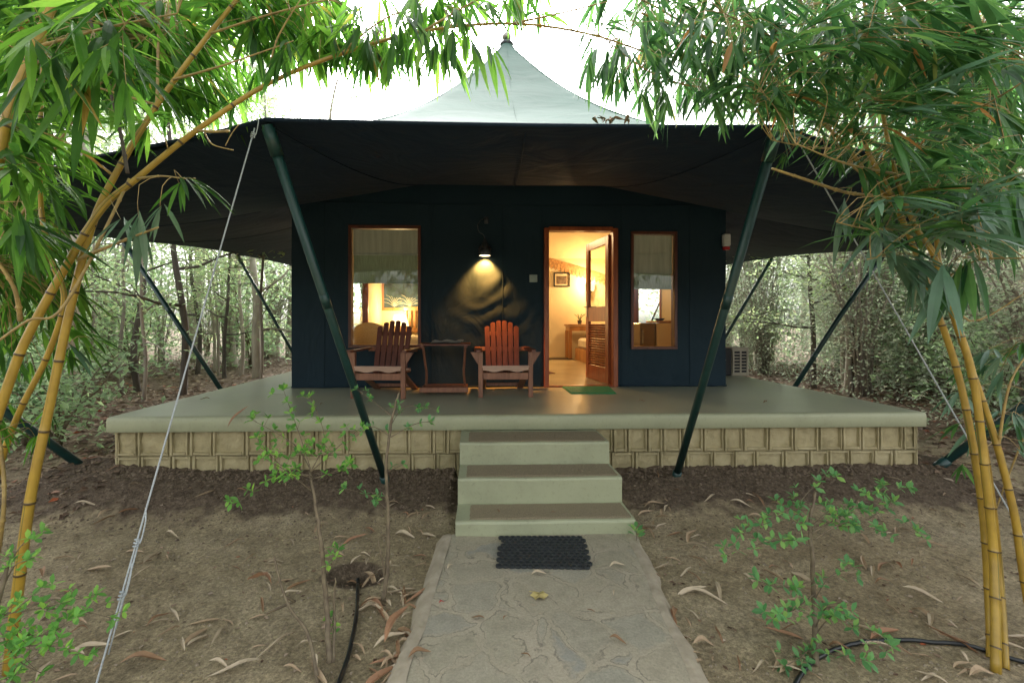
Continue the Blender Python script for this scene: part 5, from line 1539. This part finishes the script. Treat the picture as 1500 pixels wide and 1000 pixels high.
def topz(x, y):
    a, b = path_x(y)
    if a < x < b and y < 2.93: return .004
    return gz(x, y)
spots = []
def cluster(u0, u1, v0, v1, n, z=-.03):
    for _ in range(n): spots.append(G(uni(u0, u1), uni(v0, v1), z))
cluster(40, 600, 700, 990, 85); cluster(520, 630, 800, 1000, 34); cluster(560, 620, 850, 1000, 26); cluster(560, 640, 740, 790, 12)
cluster(940, 1020, 700, 1000, 44); cluster(1000, 1440, 720, 990, 80); cluster(960, 1010, 900, 990, 14); cluster(500, 560, 835, 900, 6); cluster(60, 200, 640, 760, 14); cluster(1380, 1500, 880, 990, 10)
cluster(340, 420, 820, 870, 6); cluster(940, 980, 740, 770, 8)
FLAB = ['tan dry bamboo leaf lying on the bare soil', 'pale straw-coloured dry bamboo leaf lying on the bare soil', 'dark brown dry bamboo leaf lying on the bare soil', 'rust-coloured dry bamboo leaf lying on the bare soil']
for p in spots:
    a, b = path_x(p.y)
    if a-.0 < p.x < b+.0 and p.y < 3.9: continue
    k, me = random.choices(variants, weights=[3 if v[0] < 2 else (1.2 if v[0] == 2 else .6) for v in variants])[0]
    o = bpy.data.objects.new('fallen_leaf', me); COL.objects.link(o)
    sc2 = uni(.5, 1.15)
    o.location = (p.x, p.y, gz(p.x, p.y)+.008); o.rotation_euler = (uni(-.25, .25), uni(-.25, .25), uni(0, 6.3)); o.scale = (sc2,)*3
    tag(o, FLAB[k], 'fallen leaf', 'dry bamboo leaves fallen on the soil')
# single leaves worth naming
def one_leaf(nm, L_, w_, curl, roll, loc, rot, m_, label, cat='fallen leaf'):
    o = dry_mesh(L_, w_, curl, roll).build(nm, m_); o.location = loc; o.rotation_euler = rot; return tag(o, label, cat)
p = G(790, 872, .01)
m_ = MB(); c = m_.vert((0, 0, .006)); ring = []
for i in range(18):
    a = 2*pi*i/18; rr = .036*(1+.35*(i % 3 == 0) - .12*(i % 3 == 1)); ring.append(m_.vert((rr*cos(a), rr*sin(a)*.9, .004+.006*sin(a*3))))
for i in range(18): m_.face((c, ring[i], ring[(i+1) % 18]))
m_.tube([(0, .02, .005), (-.05, .03, .006)], .0015, 5)
o = m_.build('lobed_leaf', simple('yellow lobed leaf', (.48, .40, .16), (.34, .27, .10), 30, .7, .3, .002)); o.location = p; tag(o, 'yellowish lobed leaf lying alone in the middle of the paving', 'fallen leaf')
o = one_leaf('red_petal', .03, .008, .8, .5, G(647, 882, .012), (0, 0, .4), simple('red petal', (.45, .04, .03), None, 20, .6, 0), 'tiny red petal on the left part of the paving', 'petal')
o = one_leaf('curled_sheath', .22, .032, .4, .6, G(584, 928, -.0)+Vector((0, 0, .05)), (0, -.15, radians(72)), drys[3], 'large brown bamboo sheath lying against the left edge of the path')
o = one_leaf('curled_sheath', .20, .036, .8, 1.2, G(380, 852, .0), (.3, .1, radians(160)), drys[3], 'curled rust and cream bamboo sheath lying left of the bent sapling')
o = one_leaf('brown_sheath', .25, .035, .2, .5, W(349, 610, 3.86), (.2, radians(-48), radians(15)), drys[3], 'long brown sheath leaning on the front edge of the platform at left')
for u_, v_, r_z, s2, lab in ((790, 842, .1, .09, 'thin pale twig-like leaf lying below the black rubber mat'), (905, 830, .2, .10, 'pale narrow leaf beside the right corner of the rubber mat'), (900, 868, 1.2, .05, 'small pale curled leaf at the right of the lobed leaf'), (740, 905, 1.0, .035, 'tiny brown leaf scrap on the paving below the lobed leaf'),
                             (811, 739+12, .3, .035, 'small curled leaf lying on the lowest step tread'), (1060, 895, 2.5, .05, 'small brown leaf on the paving towards the right edge')):
    zz = .1 if 'tread' in lab else .008
    if 1040 < u_: u_ = 865; v_ = 895
    one_leaf('small_leaf', s2, s2*.2, .5, .8, G(u_, v_, zz)+Vector((0, 0, .004)), (0, 0, r_z), drys[1 if 'pale' in lab else 2], lab)
# wet dead leaves caught on the front edge of the fly
for q in range(9):
    u_ = uni(875, 925); pp = W(u_, 179, 2.46)
    o = one_leaf('caught_leaf', uni(.04, .07), .02, 1.0, .8, (pp.x, pp.y+uni(0, .05), pp.z+.02), (uni(-1, 1), uni(-1, 1), uni(0, 6)), drys[2], 'dark dead leaf caught on the front edge of the fly'); o['group'] = 'dead leaves caught on the fly edge'

for u_, v_, zz, L_, lab in ((700, 905, .006, .07, 'dry leaf on the left half of the paving'), (615, 960, .006, .10, 'dry leaf near the left edge of the paving at the bottom of the picture'), (905, 940, .006, .08, 'dry leaf on the right half of the paving'), (660, 830, .006, .06, 'dry leaf just left of the rubber mat'),
    (770, 960, .006, .05, 'small dry leaf low in the middle of the paving'), (470, 592, FL, .09, 'dry leaf on the platform floor in front of the left armchair'), (940, 588, FL, .08, 'dry leaf on the platform floor right of the green doormat'), (1120, 590, FL, .10, 'dry leaf on the right end of the platform floor'), (300, 585, FL, .10, 'dry leaf on the left end of the platform floor'),
    (850, 690, .286, .06, 'dry leaf on the middle step'), (730, 748, .103, .07, 'dry leaf on the left half of the lowest step')):
    one_leaf('fallen_leaf', L_, L_*.22, uni(.3, .8), uni(.4, 1), G(u_, v_, zz)+Vector((0, 0, .003)), (0, 0, uni(0, 6)), drys[random.choice([0, 1, 2])], lab)
# leaf litter beyond: uncountable
random.seed(33)
lt = MB()
def flat_leaf(mb, x, y, z, L_):
    a = uni(0, 6.28); ca_, sa_ = cos(a), sin(a); w2 = L_*uni(.14, .35); t1, t2 = uni(-.3, .5)*L_*.4, uni(-.3, .5)*L_*.4; tz = uni(.0, .3)*L_
    n = len(mb.v)
    mb.v += [(x-ca_*L_/2, y-sa_*L_/2, z+t1*.4), (x+sa_*w2, y-ca_*w2, z+tz), (x+ca_*L_/2, y+sa_*L_/2, z+t2*.4), (x-sa_*w2, y+ca_*w2, z+tz*.3)]
    mb.face((n, n+1, n+2, n+3))
def litter(n, xa, xb, ya, yb, La, Lb):
    for _ in range(n):
        x, y = uni(xa, xb), uni(ya, yb)
        if SLAB[0]-.03 < x < SLAB[1]+.03 and SLAB[2]-.05 < y < SLAB[3]+.1: continue
        a, b = path_x(y)
        if a-.1 < x < b+.1 and y < 4: continue
        flat_leaf(lt, x, y, gz(x, y)+.006, uni(La, Lb))
litter(5200, -9, -3.2, 4.6, 9, .05, .12); litter(4200, -14, -3, 8.5, 16, .07, .16); litter(900, -5.5, -3.0, 3.3, 4.8, .04, .10)
litter(4200, 4.1, 9, 4.3, 9, .05, .12); litter(2600, 4, 12, 8, 14, .07, .15); litter(700, 3.9, 6.5, 2.4, 4.4, .04, .10); litter(2400, -4.2, 5.2, 1.2, 3.9, .008, .035)
tag(lt.build('leaf_litter', M['litter']), 'brown dry leaf litter covering the woodland floor around the tent', 'leaf litter', kind='stuff')
# crumbs of dug soil
cb2 = MB(); random.seed(34)
def clod(mb, x, y, z, r):
    n = len(mb.v); j = [uni(.6, 1.2) for _ in range(6)]
    mb.v += [(x+r*j[0], y, z), (x, y+r*j[1], z), (x-r*j[2], y, z), (x, y-r*j[3], z), (x, y, z+r*j[4]*.8), (x, y, z-r*.6)]
    for a, b, c in ((0, 1, 4), (1, 2, 4), (2, 3, 4), (3, 0, 4), (1, 0, 5), (2, 1, 5), (3, 2, 5), (0, 3, 5)): mb.face((n+a, n+b, n+c))
for _ in range(6500):
    x = uni(-3.7, 4.3); y = SLAB[2] - .02 - abs(random.gauss(0, .33))
    if STX0-.02 < x < STX1+.02 or y < 2.6: continue
    clod(cb2, x, y, gz(x, y)+.001, uni(.003, .011) if rnd() < .93 else uni(.01, .02))
m_dug = simple('dug soil crumbs', (.19, .145, .10), (.09, .066, .046), 50, .95, .5, .003)
for _ in range(1500):
    x = uni(-3.4, 4.2); y = SLAB[2] + uni(-.16, .05)
    if STX0-.02 < x < STX1+.02: continue
    clod(cb2, x, y, gz(x, y)+.002, uni(.008, .022)*(1 if rnd() < .9 else 1.5))
tag(cb2.build('soil_crumbs', m_dug), 'crumbs of dark dug soil banked against the plinth', 'soil', kind='stuff')
cb3 = MB()
for _ in range(9000):
    x = uni(-3.6, 4.2); y = uni(1.2, 3.4); a, b = path_x(y)
    if a-.1 < x < b+.1: continue
    clod(cb3, x, y, gz(x, y)+.0005, uni(.002, .007) if rnd() < .9 else uni(.007, .013))
tag(cb3.build('soil_grit', simple('dry soil grit', (.31, .26, .185), (.17, .14, .095), 50, .95, .4, .003)), 'small dry lumps of soil scattered over the bare ground', 'soil', kind='stuff')

# ------------------------------------------------------------------ woodland
def quad_leaf(mb, p, L_, w_, lay=.5):
    """one broad leaf as two triangles folded on the rib"""
    a = uni(0, 2*pi); el = uni(-.9, .3)
    d_ = Vector((cos(a)*cos(el), sin(a)*cos(el), sin(el)))
    sd = d_.cross(Vector((uni(-lay, lay), uni(-lay, lay), 1))).normalized(); nn = sd.cross(d_)
    n = len(mb.v); m1 = p + d_*L_*.45
    for q in (p, m1 + sd*w_*.5 + nn*w_*.12, p + d_*L_, m1 - sd*w_*.5 + nn*w_*.12): mb.v.append((q.x, q.y, q.z))
    mb.face((n, n+1, n+2)); mb.face((n, n+2, n+3))
def make_tree(seed, H, r0, bark, lm, nl, Ll, z_low, spread, lean=.4, limbs=9, cl_r=.45):
    random.seed(seed)
    r = empty('woodland_tree', (0, 0, 0))
    tk = MB(); lf = MB()
    P_ = [Vector((0, 0, -.2))]; n = 12; dx, dy = uni(-lean, lean), uni(-lean, lean)
    for i in range(1, n+1):
        t = i/n; P_.append(Vector((dx*t*t*H*.2+.10*noise.noise((t*4, seed, 0))*H*.2, dy*t*t*H*.2+.10*noise.noise((t*4, seed, 9))*H*.2, H*t)))
    P_ = spline(P_, 2); m = len(P_)
    tk.tube(P_, [r0*(1.35 if i == 0 else 1)*(1-.8*i/(m-1)) for i in range(m)], 9)
    tips = []
    for k in range(limbs):
        t = z_low/H + (1-z_low/H)*((k+.3)/limbs); b = P_[min(m-1, int(t*(m-1)))]
        a = k*2.4+uni(-.4, .4); L_ = spread*(1.1-.6*t)*uni(.7, 1.2)
        pts = [b]; cur = b.copy(); dv_ = Vector((cos(a), sin(a), uni(.1, .7))).normalized()
        for j in range(5):
            dv_ = (dv_ + Vector((uni(-.3, .3), uni(-.3, .3), uni(-.25, .25)))).normalized(); cur = cur + dv_*L_/5; pts.append(cur.copy())
        rr = r0*(1-t)*.45+.008
        tk.tube(pts, [rr*(1-.8*j/5) for j in range(6)], 5); tips += [pts[2], pts[3], pts[4], pts[5], pts[5]]
        for j in range(3):
            q = pts[random.randint(2, 4)]; e = q + Vector((uni(-1, 1), uni(-1, 1), uni(-.4, .8)))*L_*.35; tk.tube([q, q.lerp(e, .5)+Vector((0, 0, .05)), e], [rr*.3, rr*.2, .003], 4); tips.append(e)
    for i in range(nl):
        c = random.choice(tips)
        d_ = Vector((random.gauss(0, 1), random.gauss(0, 1), random.gauss(0, .65)))*cl_r*.6
        quad_leaf(lf, c+d_, Ll*uni(.6, 1.3), Ll*uni(.35, .6))
    tk.build('trunk', bark, r, True); lf.build('crown', lm, r); return r
def make_shrub(seed, H, R, bark, lm, nl, Ll, stems=9, name='woodland_shrub', wl_=.5, arch=.5, bare=0):
    random.seed(seed)
    r = empty(name, (0, 0, 0)); tk = MB(); lf = MB(); tips = []
    for k in range(stems):
        a = 2*pi*k/stems+uni(-.4, .4); pts = [Vector((uni(-.1, .1), uni(-.1, .1), -.05))]
        out = R*uni(.3, 1); top = H*uni(.55, 1)
        for j in range(1, 7):
            t = j/6; pts.append(Vector((cos(a)*out*t**1.3+uni(-.06, .06), sin(a)*out*t**1.3+uni(-.06, .06), top*(t-arch*.5*t**3)/(1-arch*.5)+uni(-.05, .05))))
        tk.tube(pts, [.016*(1-.8*j/6)+.003 for j in range(7)], 5); tips += pts[2:]
        for j in range(3+bare):
            q = random.choice(pts[1:]); e = q+Vector((uni(-1, 1), uni(-1, 1), uni(-.3, .7)))*R*.45; tk.tube([q, q.lerp(e, .5)+Vector((uni(-.1, .1), uni(-.1, .1), .06)), e], [.006, .004, .002], 4); tips += [q.lerp(e, .6), e]
    for i in range(nl):
        c = random.choice(tips); d_ = Vector((random.gauss(0, 1), random.gauss(0, 1), random.gauss(0, .8)))*R*.16
        p = c+d_
        if rnd() < .18: p = Vector((random.gauss(0, R*.45), random.gauss(0, R*.45), uni(.05, H*.45)))
        if p.z < .03: p.z = uni(.03, .3)
        quad_leaf(lf, p, Ll*uni(.6, 1.3), Ll*uni(wl_*.7, wl_*1.2))
    tk.build('stem', bark, r, True); lf.build('foliage', lm, r); return r
T = [make_tree(101, 7.5, .10, M['bark'], M['leaf_wood'], 2300, .12, 1.6, 2.0), make_tree(102, 8.5, .13, M['bark_pale'], M['leaf_wood'], 2500, .13, 2.6, 2.3),
     make_tree(103, 6.5, .06, M['bark_dark'], M['leaf_wood'], 1900, .11, 1.2, 1.7), make_tree(104, 9.5, .17, M['bark_pale'], M['leaf_fine'], 2700, .12, 3.0, 2.6),
     make_tree(105, 6.5, .035, M['bark'], M['leaf_broad'], 420, .12, .9, 1.1, .7, 8, .35), make_tree(106, 7.0, .05, M['bark_pale'], M['leaf_wood'], 500, .11, 1.0, 1.3, .9, 9, .4)]
Sh = [make_shrub(201, 2.5, 1.3, M['twig'], M['leaf_broad'], 1300, .14, wl_=.62), make_shrub(202, 1.7, 1.1, M['twig'], M['leaf_broad'], 1100, .12, wl_=.55),
      make_shrub(203, 4.2, 1.8, M['bark'], M['leaf_fine'], 6500, .075, 18, 'tangled_thicket', .5, .9, 5), make_shrub(204, 2.6, 1.8, M['bark'], M['leaf_fine'], 6000, .07, 20, 'tangled_thicket', .5, 1.1, 6),
      make_shrub(205, 1.0, .6, M['twig'], M['leaf_palm'], 500, .12, 8, 'understorey_plant', .35, .6)]
TL = ['slender grey-barked tree with light green crown', 'pale-barked tree with a light green crown', 'thin dark-stemmed tree with loose crown', 'tall pale thick-trunked tree with grey green crown', 'spindly grey sapling tree with sparse leaves', 'thin pale leaning tree with sparse leaves']
SL = ['broad-leaved green shrub', 'low broad-leaved green shrub', 'tall grey green twiggy thicket', 'dense fine-leaved dark-stemmed thicket', 'small dark green leafy plant']
SC = ['shrub', 'shrub', 'thicket', 'thicket', 'plant']
used = set()
def put(kind, k, x, y, rz, sc, where, grp, lab=None):
    proto = (T if kind == 't' else Sh)[k]
    if (kind, k) not in used: used.add((kind, k)); o = proto
    else: o = copy_tree(proto)
    o.location = (x, y, gz(x, y)); o.rotation_euler = (0, 0, rz); o.scale = (sc, sc, sc*uni(.9, 1.15))
    o['label'] = lab or ((TL if kind == 't' else SL)[k] + ' ' + where); o['category'] = 'tree' if kind == 't' else SC[k]; o['group'] = grp
random.seed(77)
WL, WR, WB = 'in the woods left of the tent', 'in the woods right of the tent', 'in the woods behind the tent'
GLt, GRt, GLs, GRs = 'trees left of the tent', 'trees right of the tent', 'undergrowth left of the tent', 'undergrowth right of the tent'
put('t', 3, *W(105, 560, 7.2)[:2], .3, .9, '', GLt, 'thick grey trunk standing behind the golden bamboo at left')
put('t', 1, *W(378, 560, 11)[:2], 1.0, .85, '', GLt, 'pale smooth trunk rising just left of the tent corner')
put('t', 2, *W(204, 560, 8.8)[:2], 2.0, 1.0, '', GLt, 'thin black stem crossing behind the left side pole')
put('t', 2, *W(266, 560, 8.3)[:2], 4.0, 1.1, '', GLt, 'thin black stem between the two left side poles')
for u_, y_, s_ in ((290, 15.5, 1.15), (400, 17.5, 1.2), (470, 19, 1.15), (340, 14, 1.05)): put('t', 3, *W(u_, 500, y_)[:2], u_, s_, '', GLt, 'tall grey green tree rising above the left side of the fly')
put('t', 1, *W(1492, 600, 6.2)[:2], 2.2, .75, '', GRt, 'slim pale trunk at the far right beyond the striped bamboo')
for i in range(13):
    y = uni(9.5, 26); x = -y*uni(.50, 1.25) - .5
    put('t', random.choice([0, 0, 1, 2, 3]), x, y, uni(0, 6), uni(.8, 1.2), WL, GLt)
for i in range(12):
    y = uni(11.5, 26); x = y*uni(.50, 1.35) + 1.0
    put('t', random.choice([0, 1, 2, 3]), x, y, uni(0, 6), uni(.8, 1.15), WR, GRt)
for i in range(12):
    put('t', random.choice([0, 1, 3]), uni(-9, 10), uni(17, 26), uni(0, 6), uni(.7, .85), WB, 'trees behind the tent')
for i in range(34):
    y = uni(7.5, 16); put('t', random.choice([4, 5, 4, 2]), -max(4.6, y*uni(.45, 1.2)), y, uni(0, 6), uni(.8, 1.15), WL, GLt)
for i in range(26):
    y = uni(8, 16); put('t', random.choice([4, 5, 5, 2]), max(5.6, y*uni(.55, 1.3)), y, uni(0, 6), uni(.8, 1.15), WR, GRt)
for i in range(22):
    y = uni(6.8, 15); x = -y*uni(.60, 1.30) - .4
    if x > -4.9: x -= 1.2
    put('s', random.choice([0, 0, 1, 0, 2]), x, y, uni(0, 6), uni(.7, 1.1), WL, GLs)
for i in range(16):
    y = uni(12, 20); x = -y*uni(.35, 1.2)
    put('s', random.choice([0, 2, 3]), x, y, uni(0, 6), uni(.9, 1.3), WL, GLs)
for i in range(34):
    y = uni(7.6, 13); x = max(5.9, y*uni(.56, 1.25) + .9)
    put('s', random.choice([2, 2, 3, 3, 0]), x, y, uni(0, 6), uni(.75, 1.15), WR, GRs)
for i in range(16):
    y = uni(12, 19); x = y*uni(.42, 1.2) + .5
    put('s', random.choice([2, 3, 0]), x, y, uni(0, 6), uni(1.0, 1.5), WR, GRs)
for i in range(14):
    y = uni(4.6, 7.5); put('s', random.choice([4, 1, 4]), -uni(5.0, 7.5)*y/5.5, y, uni(0, 6), uni(.6, 1.0), WL, GLs)
for i in range(14):
    y = uni(4.6, 7.5); put('s', random.choice([4, 0, 3]), uni(6.0, 8.5)*y/5.5, y, uni(0, 6), uni(.5, .9), WR, GRs)
# added trees behind the camera: hold back light from there, reflected in the panes
for i in range(6):
    a = -.25-2.65*(i+.5)/6; r_b = uni(6, 9); put('t', random.choice([0, 1, 3]), r_b*cos(a), r_b*sin(a), uni(0, 6), uni(.8, 1.1), 'added behind the viewer to hold back light', 'trees added behind the viewer to hold back light')
# far wood: one mass of foliage closing the gaps
random.seed(88)
fwm = MB()
for i in range(26000):
    a = radians(uni(8, 172)); r2 = uni(24, 36); z = 9.5*rnd()**1.15
    x, y = r2*cos(a), r2*sin(a)
    dens = noise.noise((x*.35, y*.35, z*.45))
    if dens < -.12+.02*z: continue
    quad_leaf(fwm, Vector((x, y, z)), uni(.25, .5), uni(.15, .3))
tag(fwm.build('distant_woodland', M['leaf_wood']), 'distant pale green woodland closing the view between the trees', 'woodland', kind='stuff')
